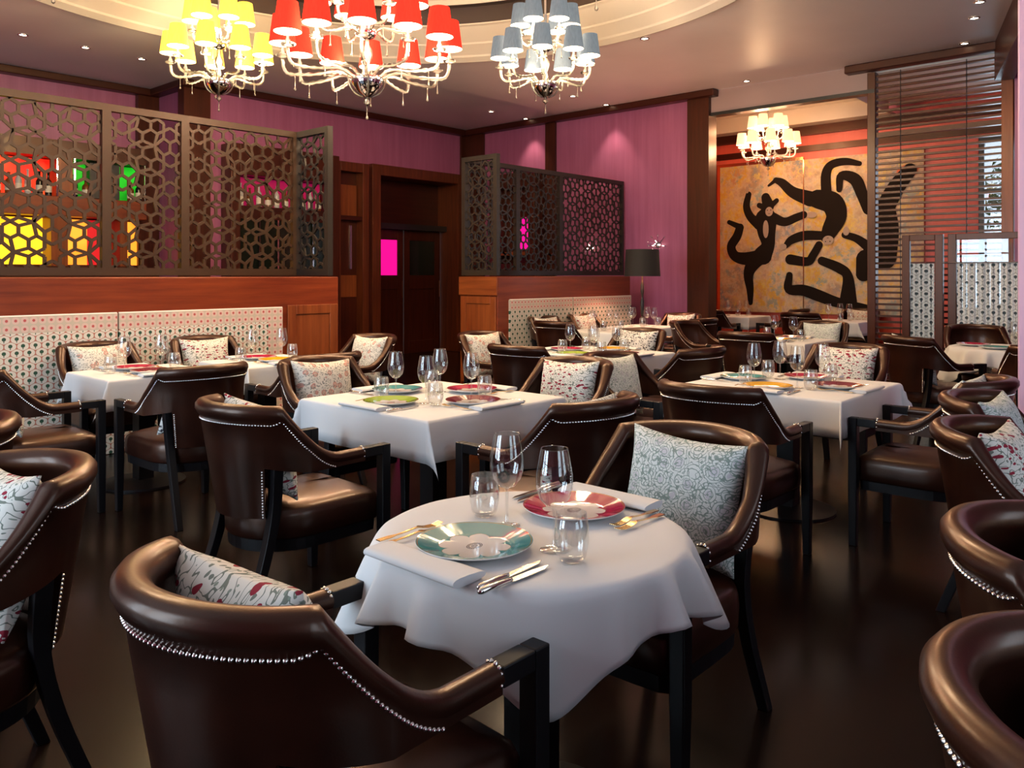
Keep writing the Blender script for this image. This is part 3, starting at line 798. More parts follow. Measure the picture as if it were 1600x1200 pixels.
M['bottle_amber'] = mat('amber_bottle_glass', (0.16, 0.05, 0.008), 0.08)
M['bottle_clear'] = mat('pale_bottle_glass', (0.45, 0.46, 0.44), 0.08)
M['label_paper'] = mat('cream_paper_label', (0.7, 0.66, 0.55), 0.8)
def bottle_proto(m, r, h):
    t = thing('bottle', 'bottle', 'bottle')
    MB().lathe([(0.001, 0), (r, 0.002), (r, h * 0.55), (r * 0.9, h * 0.62), (r * 0.36, h * 0.72), (r * 0.33, h * 0.93), (r * 0.4, h * 0.94), (r * 0.4, h), (0.001, h)], 14).build('glass_body', m, t, smooth=True, angle=50)
    MB().lathe([(r + 0.001, h * 0.15), (r + 0.001, h * 0.42)], 14).build('paper_label', 'label_paper', t, smooth=True)
    PROTOS.append(t); return t
bps = [bottle_proto('bottle_dark', 0.042, 0.31), bottle_proto('bottle_amber', 0.045, 0.27), bottle_proto('bottle_clear', 0.040, 0.33)]
i = 0
for x in [2.3 + 0.115 * k for k in range(14)] + [4.12 + 0.12 * k for k in range(8)]:
    if 4.28 < x < 4.77: continue
    r_ = random.random(); p = bps[0] if r_ < 0.45 else bps[1] if r_ < 0.7 else bps[2]
    kind = {0: 'dark', 1: 'amber', 2: 'pale'}[bps.index(p)]
    nich = 'red' if x < 4 else 'green'
    dup(p, (x, YB - 0.30 + 0.03 * (i % 3), 2.421), random.random() * 6, kind + ' glass liquor bottle on the bar shelf before the glowing ' + nich + ' niche', kind + ' bottles in the ' + nich + ' bar niche')
    i += 1
# niche cabinet on the middle wall
def niche_unit():
    t = thing('wall_cabinet', 'dark wooden wall cabinet with dim magenta bottle niche behind the screen corner', 'cabinet', (0, YM - 0.30, 0))
    mb = MB().box(5.78, 5.92, 0, 0.29, 0, 3.25).box(7.42, 7.60, 0, 0.29, 0, 3.25).box(5.92, 7.42, 0, 0.29, 2.82, 3.25).box(5.92, 7.42, 0, 0.29, 0, 1.45).box(5.92, 7.42, 0.27, 0.29, 1.45, 2.82).build('carcass', 'dark_z', t, bevel=0.008)
    MB().box(5.92, 7.42, 0, 0.27, 2.20, 2.38).build('shelf', 'dark_x', t)
    MB().box(5.93, 7.41, 0.25, 0.268, 2.39, 2.81).build('backlit_pane', 'e_dimmag', t)
    for x in (6.22, 6.52, 6.82, 7.12): MB().box(x - 0.012, x + 0.012, 0.0, 0.02, 1.45, 2.20).build('door_bar', 'chrome', t)
    MB().box(5.92, 7.42, 0.03, 0.04, 1.45, 2.20).build('dark_glass_door', 'bottle_dark', t)
niche_unit()
for k in range(10):
    x = 6.0 + 0.145 * k; p = bps[2] if k % 2 == 0 else bps[1]
    kind = 'pale' if k % 2 == 0 else 'amber'
    dup(p, (x, YM - 0.16, 2.381), k, kind + ' glass bottle in the dim magenta wall cabinet niche', kind + ' bottles in the magenta niche')
for p in bps:
    if not p.get('used'):
        dup(p, (2.25, YB - 0.2, 2.421), 0, 'lone bottle at the end of the bar shelf')
# door 1 casing with shelves, and the double door
d1 = struct('door_1', MB().box(7.62, 7.70, YM - 0.20, YM - 0.001, 0, 3.2).box(8.13, 8.25, YM - 0.20, YM - 0.001, 0, 3.2).box(7.70, 8.13, YM - 0.20, YM - 0.001, 3.05, 3.2), 'mid_z', bevel=0.008)
MB().box(7.70, 8.13, YM - 0.03, YM - 0.002, 0, 3.05).build('recess_back', 'dark_z', d1)
MB().box(7.72, 8.11, YM - 0.05, YM - 0.03, 2.36, 2.85).build('upper_panel', 'wood_z', d1)
MB().box(7.72, 8.11, YM - 0.05, YM - 0.03, 1.05, 1.40).build('lower_panel', 'wood_z', d1)
MB().box(7.70, 8.13, YM - 0.18, YM - 0.03, 2.28, 2.34).build('shelf', 'dark_x', d1)
MB().box(7.98, 8.02, YM - 0.05, YM - 0.028, 1.5, 2.2).build('chrome_strip', 'chrome', d1)
d2 = struct('door_2', MB().box(8.40, 8.58, YM - 0.10, YM + 0.5, 0, 3.24).box(10.36, 10.50, YM - 0.10, YM + 0.5, 0, 3.24).box(8.58, 10.36, YM - 0.10, YM + 0.5, 3.06, 3.24), 'mid_z', bevel=0.01)
MB().box(8.58, 10.36, YM + 0.44, YM + 0.48, 2.30, 3.06).build('transom_panel', 'dark_x', d2)
MB().box(8.58, 10.36, YM + 0.20, YM + 0.44, 2.20, 2.30).build('black_track', 'black', d2)
def leaf(x0, x1, glassm):
    y = YM + 0.36
    o = MB().box(x0, x0 + 0.13, y, y + 0.05, 0, 2.20).box(x1 - 0.13, x1, y, y + 0.05, 0, 2.20).box(x0 + 0.13, x1 - 0.13, y, y + 0.05, 2.02, 2.20).box(x0 + 0.13, x1 - 0.13, y, y + 0.05, 1.15, 1.40).box(x0 + 0.13, x1 - 0.13, y, y + 0.05, 0, 0.22).build('door_leaf', 'dark_z', d2, bevel=0.006)
    MB().box(x0 + 0.13, x1 - 0.13, y + 0.02, y + 0.03, 1.40, 2.02).build('glass_pane', glassm, o)
    MB().box(x0 + 0.13, x1 - 0.13, y + 0.015, y + 0.035, 0.22, 1.15).build('lower_panel', 'dark_z', o)
    MB().tube([(x1 - 0.06, y - 0.04, 1.0), (x1 - 0.06, y - 0.04, 1.3)], 0.01).build('handle', 'gold', o)
leaf(8.60, 9.45, 'e_magenta'); leaf(9.47, 10.34, 'bottle_dark')
# wood portal on the right wall behind the far lattice
def portal():
    t = thing('wall_cabinet', 'dark wooden cabinet with small magenta niche seen through the far lattice', 'cabinet', (XR - 0.30, 0, 0))
    MB().box(0, 0.29, 9.70, 9.86, 0, 3.15).box(0, 0.29, 8.82, 8.96, 0, 3.15).box(0, 0.29, 8.96, 9.70, 2.9, 3.15).box(0, 0.29, 8.96, 9.70, 0, 1.6).box(0.27, 0.29, 8.96, 9.70, 1.6, 2.9).build('carcass', 'dark_z', t, bevel=0.008)
    MB().box(0.25, 0.268, 9.10, 9.50, 1.85, 2.40).build('backlit_pane', 'e_magenta', t)
    MB().box(0, 0.25, 8.96, 9.70, 1.74, 1.80).build('shelf', 'wood_y', t)
portal()

# ------------------------------------------------------------------ downlights
def downlight(x, y, label):
    t = thing('ceiling_downlight', label, 'downlight', (x, y, CZ), 0, 'recessed ceiling downlights')
    MB().lathe([(0.055, -0.001), (0.055, -0.008), (0.040, -0.010), (0.038, -0.003)], 20).build('trim_ring', 'steel', t, smooth=True)
    MB().lathe([(0.040, -0.004), (0.0005, -0.004)], 20).build('lens', 'spot_disc', t)
    l = bpy.data.lights.new('downlight_beam', 'SPOT'); l.energy = 40; l.color = (1.0, 0.78, 0.55); l.spot_size = R(75); l.spot_blend = 0.6; l.shadow_soft_size = 0.04
    o = bpy.data.objects.new('downlight_beam', l); col.objects.link(o); o.parent = t; o.location = (0, 0, -0.02)
for (x, y), lb in zip(((3.06, 10.03), (3.72, 10.05), (4.38, 10.07), (9.58, 9.08), (10.42, 9.07), (9.57, 7.4), (10.40, 7.39), (7.78, 5.0), (10.42, 5.06), (8.92, 1.91), (9.44, 2.07), (10.40, 2.38)),
    ('leftmost of three ceiling downlights above the bar screen', 'middle of three ceiling downlights above the bar screen', 'ceiling downlight nearest the yellow chandelier', 'ceiling downlight nearest the dark room corner', 'ceiling downlight above the corner pilaster on the right wall', 'ceiling downlight below the blue chandelier', 'ceiling downlight by the right wall pilaster', 'ceiling downlight at the rim of the round dome', 'lone ceiling downlight before the side room opening', 'topmost of three ceiling downlights by the slatted screen', 'middle of three ceiling downlights by the slatted screen', 'ceiling downlight closest to the slatted screen')):
    downlight(x, y, lb)

# ------------------------------------------------------------------ chandeliers
def chandelier(label, cx, cy, ztip, shade, n1, r1, n2, r2, k=1.0, power=11, lc=(1.0, 0.74, 0.46), ztop=4.83, dz=0.0, rot=0.0):
    """tiers of glass arms with fabric shades; heights measured up from the finial tip"""
    t = thing('chandelier', label, 'chandelier', (cx, cy, ztip), rot)
    q = lambda *p: [(a * k, b * k) for a, b in p]
    MB().lathe(q((0.001, 0.0), (0.010, 0.006), (0.012, 0.018), (0.005, 0.035), (0.004, 0.10), (0.014, 0.115), (0.03, 0.13), (0.012, 0.15), (0.02, 0.17)), 14).build('finial', 'crystal', t, smooth=True)
    MB().lathe(q((0.02, 0.17), (0.07, 0.20), (0.115, 0.26), (0.125, 0.31), (0.12, 0.315), (0.05, 0.325), (0.02, 0.33)), 28).build('chrome_bowl', 'chrome', t, smooth=True)
    zb2 = 0.62 + dz
    MB().lathe(q((0.02, 0.33), (0.03, 0.37), (0.018, 0.42), (0.04, 0.47), (0.045, 0.52), (0.02, 0.56), (0.02, zb2)), 16).build('stem', 'crystal', t, smooth=True)
    MB().lathe(q((0.02, zb2), (0.06, zb2 + 0.02), (0.075, zb2 + 0.06), (0.07, zb2 + 0.07), (0.02, zb2 + 0.08)), 20).build('upper_bowl', 'chrome', t, smooth=True)
    top = (ztop - ztip)
    MB().lathe([(0.02 * k, (zb2 + 0.08) * k), (0.03 * k, (zb2 + 0.16) * k), (0.012 * k, (zb2 + 0.24) * k), (0.012 * k, top - 0.03), (0.06, top - 0.025), (0.06, top)], 12).build('hanging_rod', 'chrome', t, smooth=True, angle=40)
    def tier(n, rr, z0, zcup, off, r0):
        path = [(r0, 0, z0), (r0 + (rr - r0) * 0.22, 0, z0 + 0.045), (r0 + (rr - r0) * 0.55, 0, z0 + 0.02), (rr - 0.06, 0, z0 + 0.015), (rr - 0.012, 0, z0 + 0.055), (rr, 0, zcup - 0.01)]
        P = bez(path, 5)
        arm = None
        for i in range(n):
            a = 2 * PI * (i + off) / n
            if arm is None:
                arm = MB().tube([p * k for p in P], [0.013 * k + 0.004 * k * math.sin(3 * j) for j in range(len(P))], 7)
                arm.lathe(q((0.012, zcup - 0.01), (0.045, zcup), (0.05, zcup + 0.012), (0.018, zcup + 0.022), (0.02, zcup + 0.035), (0.010, zcup + 0.05), (0.009, zcup + 0.12)), 12, (rr * k, 0, 0))
                arm = arm.build('glass_arm', 'crystal', t, smooth=True)
                ds = MB().lathe(q((0.0008, 0), (0.007, -0.005), (0.010, 0.003), (0.004, 0.02), (0.0025, 0.09), (0.006, 0.10), (0.0008, 0.105)), 8, ((rr - 0.09) * k, 0, (z0 - 0.10) * k)).build('glass_drop', 'crystal', arm, smooth=True)
                sb, st, sh = 0.10, 0.072, 0.21
                zs = zcup + 0.095
                shd = MB().lathe(q((sb, zs), (st, zs + sh)), 26, (rr * k, 0, 0)).build('lamp_shade', shade, arm, smooth=True)
                lin = MB().lathe(q((sb - 0.003, zs + 0.001), (st - 0.003, zs + sh - 0.001)), 26, (rr * k, 0, 0)).build('shade_lining', 'lining', shd, smooth=True)
                blb = MB().ball((rr * k, 0, (zs + 0.07) * k), 0.018 * k, 8, 6, 1.5).build('bulb', 'bulb', shd, smooth=True)
                proto = arm; cur = arm
            else:
                cur = tree_copy(proto, t)
            cur.rotation_euler = (0, 0, a)
        # one soft lamp for the tier, at its middle, carrying the tier's light
        for i in range(3):
            a = 2 * PI * (i + 0.5) / 3
            l = bpy.data.lights.new('tier_lamp', 'POINT'); l.energy = power * n / 3; l.color = lc; l.shadow_soft_size = 0.10 * k
            o = bpy.data.objects.new('tier_lamp', l); col.objects.link(o); o.parent = t
            o.location = (rr * 0.8 * k * math.cos(a), rr * 0.8 * k * math.sin(a), (zcup + 0.06) * k)
    tier(n1, r1, 0.31, 0.455, 0.25, 0.10)
    if n2: tier(n2, r2, zb2 + 0.05, 0.79 + dz, 0.1, 0.05)
    # glass volutes under the bowl
    for i in range(4):
        a = PI / 4 + i * PI / 2
        P = bez([(0.14, 0, 0.33), (0.13, 0, 0.26), (0.09, 0, 0.20), (0.03, 0, 0.17)], 5)
        o = MB().tube([p * k for p in P], 0.008 * k, 6).build('glass_volute', 'crystal', t, smooth=True); o.rotation_euler = (0, 0, a)
    return t
chandelier('large glass chandelier with red silk shades in the middle of the dome', 4.10, 5.27, 2.655, 'shade_red', 12, 0.615, 6, 0.36, 1.08, power=12, dz=-0.02, rot=0.2)
chandelier('glass chandelier with yellow shades hanging left of the red one', 4.07, 7.60, 3.03, 'shade_yellow', 9, 0.45, 6, 0.25, 1.0, lc=(1.0, 0.76, 0.42), rot=0.3)
chandelier('glass chandelier with slate blue shades hanging right of the red one', 6.24, 5.17, 3.00, 'shade_blue', 9, 0.45, 6, 0.25, 1.0, rot=0.1)
chandelier('glass chandelier above the frame of which only the finial at top right shows', 4.09, 2.98, 3.035, 'shade_cream', 9, 0.45, 6, 0.25, 1.0, rot=0.5)
chandelier('glass chandelier above the frame of which only the finial at top left shows', 1.79, 5.33, 3.035, 'shade_cream', 9, 0.45, 6, 0.25, 1.0, rot=0.7)
chandelier('glass chandelier with peach white shades before the painting', 11.73, 5.35, 2.90, 'shade_white', 9, 0.46, 6, 0.26, 0.85, power=7.0, lc=(1.0, 0.60, 0.32), ztop=4.03, dz=-0.03)

# ------------------------------------------------------------------ chairs
def chair_proto():
    t = thing('tub_chair', 'chair', 'chair'); PROTOS.append(t)
    AY, AR = -0.10, 0.275
    st = []                                            # stations: (x, y, nx, ny, phi, ztop, zbot)
    def ztop(y, phi):
        if phi is not None and 24 <= phi <= 156:
            k = (phi - 24) / 132; return 0.885 + 0.012 * math.sin(PI * k)
        u = max(0.0, min(1.0, (0.04 - y) / 0.252)); return 0.668 + 0.217 * u ** 1.75
    ys = [0.17 - 0.27 * i / 12 for i in range(13)]
    left = [(-(0.268 + 0.007 * i / 12), y, -1, 0, None if y > AY + 1e-6 else 0) for i, y in enumerate(ys)]
    arc = []
    phis = sorted(set([i * 4 for i in range(1, 45)] + [24, 156, 37.9, 38.1, 141.9, 142.1, 22, 158]))
    for p in phis:
        a = R(180 + p); arc.append((AR * math.cos(a), AY + AR * math.sin(a), math.cos(a), math.sin(a), p))
    right = [(-x, y, 1, 0, None if p is None else 180) for (x, y, _, _, p) in left[::-1]]
    path = left + arc + right
    rows = []
    def rake(x, y, z, phi):
        if phi is None: return x, y
        w_ = min(1.0, min(phi, 180 - phi) / 45.0); k = 1 - 0.24 * w_ * max(0.0, (0.885 - z)) / 0.44
        return x * k, AY + (y - AY) * k
    info = []
    for (x, y, nx, ny, p) in path:
        zt = ztop(y, p); tail = p is not None and 38 <= p <= 142
        zb = 0.43 if tail else 0.610 + (0.028 * min(1.0, min(p, 180 - p) / 38.0) if p is not None else 0.0)
        arm = p is None or p < 12 or p > 168
        rr = 0.026 if p is None else 0.026 + 0.010 * min(1.0, min(p, 180 - p) / 24.0)
        th = 0.021
        prof = []
        zr = zt - rr
        zs = max(0.641, zb + 0.001); zq = max(zr - rr * 0.9, zs + 0.0005)
        for z_ in (zb, (zb + zs) / 2, zs, zs + (zq - zs) * 0.5, zq): prof.append((th, z_))
        for k in range(9):
            a = R(-40 + 220 * k / 8 * 1.18 - 18)
            aa = R(-35 + 250 * k / 8)
            prof.append((rr * math.cos(aa), zr + rr * math.sin(aa)))
        for z_ in (zq, zs + (zq - zs) * 0.5, zs, (zb + zs) / 2, zb): prof.append((-th, z_))
        row = []
        for off, z in prof:
            xx, yy = rake(x + nx * off, y + ny * off, z, p); row.append((xx, yy, z))
        rows.append(row); info.append((x, y, nx, ny, p, zt, zb, th, rr))
    n = len(rows[0]); v = [q for r_ in rows for q in r_]
    f = [(i * n + j, i * n + (j + 1) % n, (i + 1) * n + (j + 1) % n, (i + 1) * n + j) for i in range(len(rows) - 1) for j in range(n)]
    f += [tuple(range(n))[::-1], tuple((len(rows) - 1) * n + j for j in range(n))]
    MB().add(v, f).build('leather_back', 'leather', t, smooth=True, angle=55)
    # nail heads
    nm = MB()
    def nail(pos, nrm):
        nrm = Vector(nrm).normalized(); a = nrm.cross(Vector((0, 0, 1)))
        if a.length < 0.1: a = nrm.cross(Vector((0, 1, 0)))
        a.normalize(); b = nrm.cross(a); P = Vector(pos); r = 0.0050
        v = [P + (a * math.cos(q * PI / 3) + b * math.sin(q * PI / 3)) * r for q in range(6)] + [P + (a * math.cos(q * PI / 3) + b * math.sin(q * PI / 3)) * r * 0.6 + nrm * 0.0034 for q in range(6)] + [P + nrm * 0.0046]
        nm.add(v, [(q, (q + 1) % 6, 6 + (q + 1) % 6, 6 + q) for q in range(6)] + [(6 + q, 6 + (q + 1) % 6, 12) for q in range(6)])
    def along(pts, step=0.0118):
        acc = step
        for (p0, n0), (p1, n1) in zip(pts, pts[1:]):
            d = (Vector(p1) - Vector(p0)).length; s_ = step - acc
            pos = acc
            while pos <= d:
                k = pos / d if d else 0
                nail(Vector(p0).lerp(Vector(p1), k), Vector(n0).lerp(Vector(n1), k)); pos += step
            acc = pos - d
    line = []
    for (x, y, nx, ny, p, zt, zb, th, rr) in info:
        inset = 0.062
        yy_ = y
        if p is None or p < 24 or p > 156:
            z = zt - 0.060
            z = max(z, zb)
            if p is None and y > 0.035: continue
            if zt - 0.060 < zb + 0.001: continue
        else: z = zt - 0.060 - 0.018 * min(1.0, (min(p, 180 - p) - 24) / 6.0)
        X, Y = rake(x + nx * (th + 0.0012), y + ny * (th + 0.0012), z, p); line.append(((X, Y, z), (nx, ny, 0)))
    along(line)
    for ph in (40, 140):
        a = R(180 + ph); pts = []
        for k in range(6):
            z = 0.635 - 0.20 * k / 5; x, y = (AR + 0.0215) * math.cos(a), AY + (AR + 0.0215) * math.sin(a); X, Y = rake(x, y, z, ph); pts.append(((X, Y, z), (math.cos(a), math.sin(a), 0)))
        along(pts)
    for s_ in (-1, 1):
        pts = [((s_ * (0.268 + 0.0215), 0.165, 0.618 + 0.008 * k), (s_, 0, 0)) for k in range(5)] + [((s_ * (0.268 + 0.021 * math.cos(R(q))), 0.165, 0.650 + 0.019 * math.sin(R(q))), (s_ * math.cos(R(q)), 0, math.sin(R(q)))) for q in range(15, 180, 15)]
        along(pts, 0.0112)
    tag(nm.build('nailhead_trim', 'nail', t, smooth=True), kind='stuff')
    # wooden arm ends with front legs
    for s_ in (-1, 1):
        MB().box(s_ * 0.270 - 0.023, s_ * 0.270 + 0.023, 0.168, 0.262, 0.622, 0.664).build('arm_end', 'black_wood', t, bevel=0.004)
        MB().add([(s_ * 0.270 + a, b, z) for z, kx, y0 in ((0.0, 0.017, 0.006), (0.30, 0.023, 0.0), (0.664, 0.023, 0.0)) for a, b in ((-kx, 0.262 + y0), (kx, 0.262 + y0), (kx, 0.306), (-kx, 0.306))],
                 [(3, 2, 1, 0), (8, 9, 10, 11)] + [(4 * q + i, 4 * q + (i + 1) % 4, 4 * q + 4 + (i + 1) % 4, 4 * q + 4 + i) for q in (0, 1) for i in range(4)]).build('leg', 'black_wood', t, bevel=0.004)
    for s_ in (-1, 1):
        P = bez([(s_ * 0.212, -0.212, 0.634), (s_ * 0.196, -0.212, 0.45), (s_ * 0.196, -0.255, 0.26), (s_ * 0.210, -0.35, 0.0)], 5)
        mb = MB()
        for p0, p1 in zip(P, P[1:]): pass
        sec = []; 
        for i_, p in enumerate(P):
            k = 0.022 - 0.004 * i_ / len(P); sec += [(p.x - k, p.y - k, p.z), (p.x + k, p.y - k, p.z), (p.x + k, p.y + k, p.z), (p.x - k, p.y + k, p.z)]
        m_ = len(P)
        mb.add(sec, [(0, 1, 2, 3), tuple(4 * (m_ - 1) + i for i in (3, 2, 1, 0))] + [(4 * q + i, 4 * q + 4 + i, 4 * q + 4 + (i + 1) % 4, 4 * q + (i + 1) % 4) for q in range(m_ - 1) for i in range(4)])
        mb.build('leg', 'black_wood', t, bevel=0.003)
    # seat
    def plan(sx):
        P = []
        for a in range(0, 181, 10): P.append(((0.243 * sx) * math.cos(R(180 + a)), -0.045 + (0.235 * sx) * math.sin(R(180 + a))))
        for yv in (0.05, 0.15, 0.22): P.append((0.245 * sx, yv))
        P += [(0.24 * sx, 0.275 * sx), (0.21 * sx, 0.292 * sx), (0.12 * sx, 0.298 * sx), (0.0, 0.30 * sx), (-0.12 * sx, 0.298 * sx), (-0.21 * sx, 0.292 * sx), (-0.24 * sx, 0.275 * sx)]
        for yv in (0.22, 0.15, 0.05): P.append((-0.245 * sx, yv))
        return P
    def stack(levels):
        rows = [[(x, y, z) for x, y in plan(k)] for k, z in levels]; n = len(rows[0])
        v = [q for r_ in rows for q in r_]
        f = [(i * n + j, i * n + (j + 1) % n, (i + 1) * n + (j + 1) % n, (i + 1) * n + j) for i in range(len(rows) - 1) for j in range(n)]
        f += [tuple(range(n))[::-1], tuple((len(rows) - 1) * n + j for j in range(n))]
        return MB().add(v, f)
    stack([(0.975, 0.335), (1.0, 0.345), (1.01, 0.39), (1.0, 0.425), (0.975, 0.445), (0.90, 0.462), (0.7, 0.475), (0.4, 0.482), (0.1, 0.484)]).build('seat', 'leather', t, smooth=True, angle=60)
    stack([(0.93, 0.285), (0.95, 0.286), (0.96, 0.335)]).build('seat_frame', 'black_wood', t)
    return t
CH = chair_proto()
def cushion_proto(kind):
    mb = MB(); N = 16; W, Hh, T = 0.215, 0.20, 0.075
    for sgn in (1, -1):
        v = []
        for i in range(N + 1):
            for j in range(N + 1):
                u, w_ = 2 * i / N - 1, 2 * j / N - 1
                x = u * W * (1 - 0.09 * (1 - w_ * w_) * abs(u)); z = w_ * Hh * (1 - 0.10 * (1 - u * u) * abs(w_))
                th = T * (max(0.0, (1 - u ** 4) * (1 - w_ ** 4))) ** 0.55 * (0.75 + 0.25 * math.cos(u * 1.2) * math.cos(w_ * 1.2)) + 0.003
                v.append((x, sgn * th, z))
        f = []
        for i in range(N):
            for j in range(N):
                a = i * (N + 1) + j; q = (a, a + N + 1, a + N + 2, a + 1); f.append(q if sgn < 0 else q[::-1])
        mb.add(v, f)
    rim = [(i, 0) for i in range(N)] + [(N, j) for j in range(N)] + [(N - i, N) for i in range(N)] + [(0, N - j) for j in range(N)]
    n = (N + 1) ** 2; ids = [i * (N + 1) + j for i, j in rim]
    mb.f += [(ids[k], ids[(k + 1) % len(ids)], n + ids[(k + 1) % len(ids)], n + ids[k]) for k in range(len(ids))]
    o = mb.build('cushion', 'cush_' + kind, smooth=True); o['category'] = 'cushion'
    o['proto'] = kind; return o
CUSH = {k: cushion_proto(k) for k in ('maroon', 'green', 'rosette', 'black')}
CUSED = set()
CWORD = {'maroon': 'cushion with maroon leaves', 'green': 'cushion with grey green flowers', 'rosette': 'cushion with pink rosettes', 'black': 'cushion with dark scrolls'}
def place_chair(x, y, a, where, cush=None, dxc=0.0, tilt=0.0, lift=0.0):
    rz = R(a - 90)
    dup(CH, (x, y, 0), rz, 'brown leather tub chair ' + where, 'leather tub chairs')
    if cush:
        p = CUSH[cush]
        if cush in CUSED: o = p.copy(); col.objects.link(o)
        else: o = p; CUSED.add(cush)
        if 'proto' in o: del o['proto']
        loc = Matrix.Rotation(rz, 4, 'Z') @ Vector((dxc, -0.165, 0.684 + lift))
        o.location = (x + loc.x, y + loc.y, loc.z); o.rotation_euler = (R(13 ), R(tilt), rz)
        o['label'] = CWORD[cush] + ', chair ' + where; o['group'] = 'scatter cushions'
T_ = dict(F='front round table', M='centre table', Rr='right square table', N='table behind the centre one', L1='left wall table', L2='second wall table', O='table before the side room', Q1='far lattice table', Q2='lamp table', P='draped side room table', S='farthest side room table', RR='round table by the curtain')
CHAIRS = [
 (0.955, 1.325, 0, 'seen from behind at the ' + T_['F'], 'maroon'),
 (2.15, 1.36, 180, 'facing us across the ' + T_['F'], 'green'),
 (1.985, 3.07, 0, 'on the left of the ' + T_['M'], 'maroon'),
 (2.79, 2.28, 90, 'on the near right of the ' + T_['M'], 'maroon'),
 (2.92, 4.02, -90, 'on the far left of the ' + T_['M'], 'rosette'),
 (3.70, 3.02, 180, 'on the far right of the ' + T_['M'], 'maroon'),
 (3.74, 1.90, 0, 'with its back to us at the ' + T_['Rr'], 'green'),
 (4.59, 1.22, 90, 'on the near right of the ' + T_['Rr'], 'green'),
 (4.36, 2.82, -90, 'on the far left of the ' + T_['Rr'], 'green'),
 (5.86, 2.15, 180, 'on the far right of the ' + T_['Rr'], 'maroon'),
 (4.72, 4.0, 0, 'on the left of the ' + T_['N'], None),
 (5.24, 3.14, 90, 'on the near right of the ' + T_['N'], None),
 (5.22, 4.84, -90, 'on the far left of the ' + T_['N'], 'rosette'),
 (6.32, 4.25, 180, 'on the far right of the ' + T_['N'], 'black'),
 (1.66, 5.29, 0, 'at the left end of the ' + T_['L1'], 'maroon'),
 (2.30, 4.69, 90, 'with its back to us at the ' + T_['L1'], 'black'),
 (2.45, 6.20, -90, 'against the patterned wall, left one', 'rosette'),
 (3.30, 6.20, -90, 'against the patterned wall, right one', 'maroon'),
 (3.18, 4.74, 90, 'with its back to us at the ' + T_['L2'], None),
 (4.15, 5.55, 180, 'at the right end of the ' + T_['L2'], 'rosette'),
 (7.12, 3.36, 0, 'with its back to us at the ' + T_['O'], None),
 (8.75, 3.45, 180, 'facing us at the ' + T_['O'], 'green'),
 (8.06, 4.40, -90, 'behind the ' + T_['O'], None),
 (7.30, 5.75, 0, 'at the near end of the ' + T_['Q1'], None),
 (7.80, 6.26, -90, 'against the dotted far panel, left one', 'rosette'),
 (8.60, 6.26, -90, 'against the dotted far panel, right one', 'maroon'),
 (9.42, 5.60, 180, 'to the right of the ' + T_['Q2'], 'black'),
 (8.75, 5.05, 90, 'in front of the ' + T_['Q2'], None),
 (7.557, 1.995, -31, 'to the left of the ' + T_['RR'], 'green'),
 (7.27, 1.145, 25, 'at the near right of the ' + T_['RR'], None),
 (9.12, 1.95, 205, 'behind the ' + T_['RR'], None),
 (11.2, 4.55, 0, 'to the left of the ' + T_['P'], None),
 (12.42, 4.30, 180, 'behind the ' + T_['P'], 'rosette'),
 (11.35, 6.05, 0, 'to the left of the ' + T_['S'], None),
 (12.15, 5.30, 90, 'in front of the ' + T_['S'], None),
 (1.26, -0.07, -90, 'in the bottom right corner', 'maroon'),
 (1.95, 0.08, -90, 'second from the bottom at the right edge', 'maroon'),
 (3.16, 0.42, -90, 'third from the bottom at the right edge', 'maroon'),
 (3.93, 0.59, -90, 'fourth from the bottom at the right edge', 'green'),
 (0.52, 2.47, 180, 'large at the left edge', 'maroon'),
 (0.62, 3.42, 180, 'mostly cut off by the left edge', None),
]
rc = random.Random(4)
for c in CHAIRS: place_chair(*c, dxc=rc.uniform(-0.015, 0.015), tilt=rc.uniform(-3, 3), lift=rc.uniform(0, 0.008))

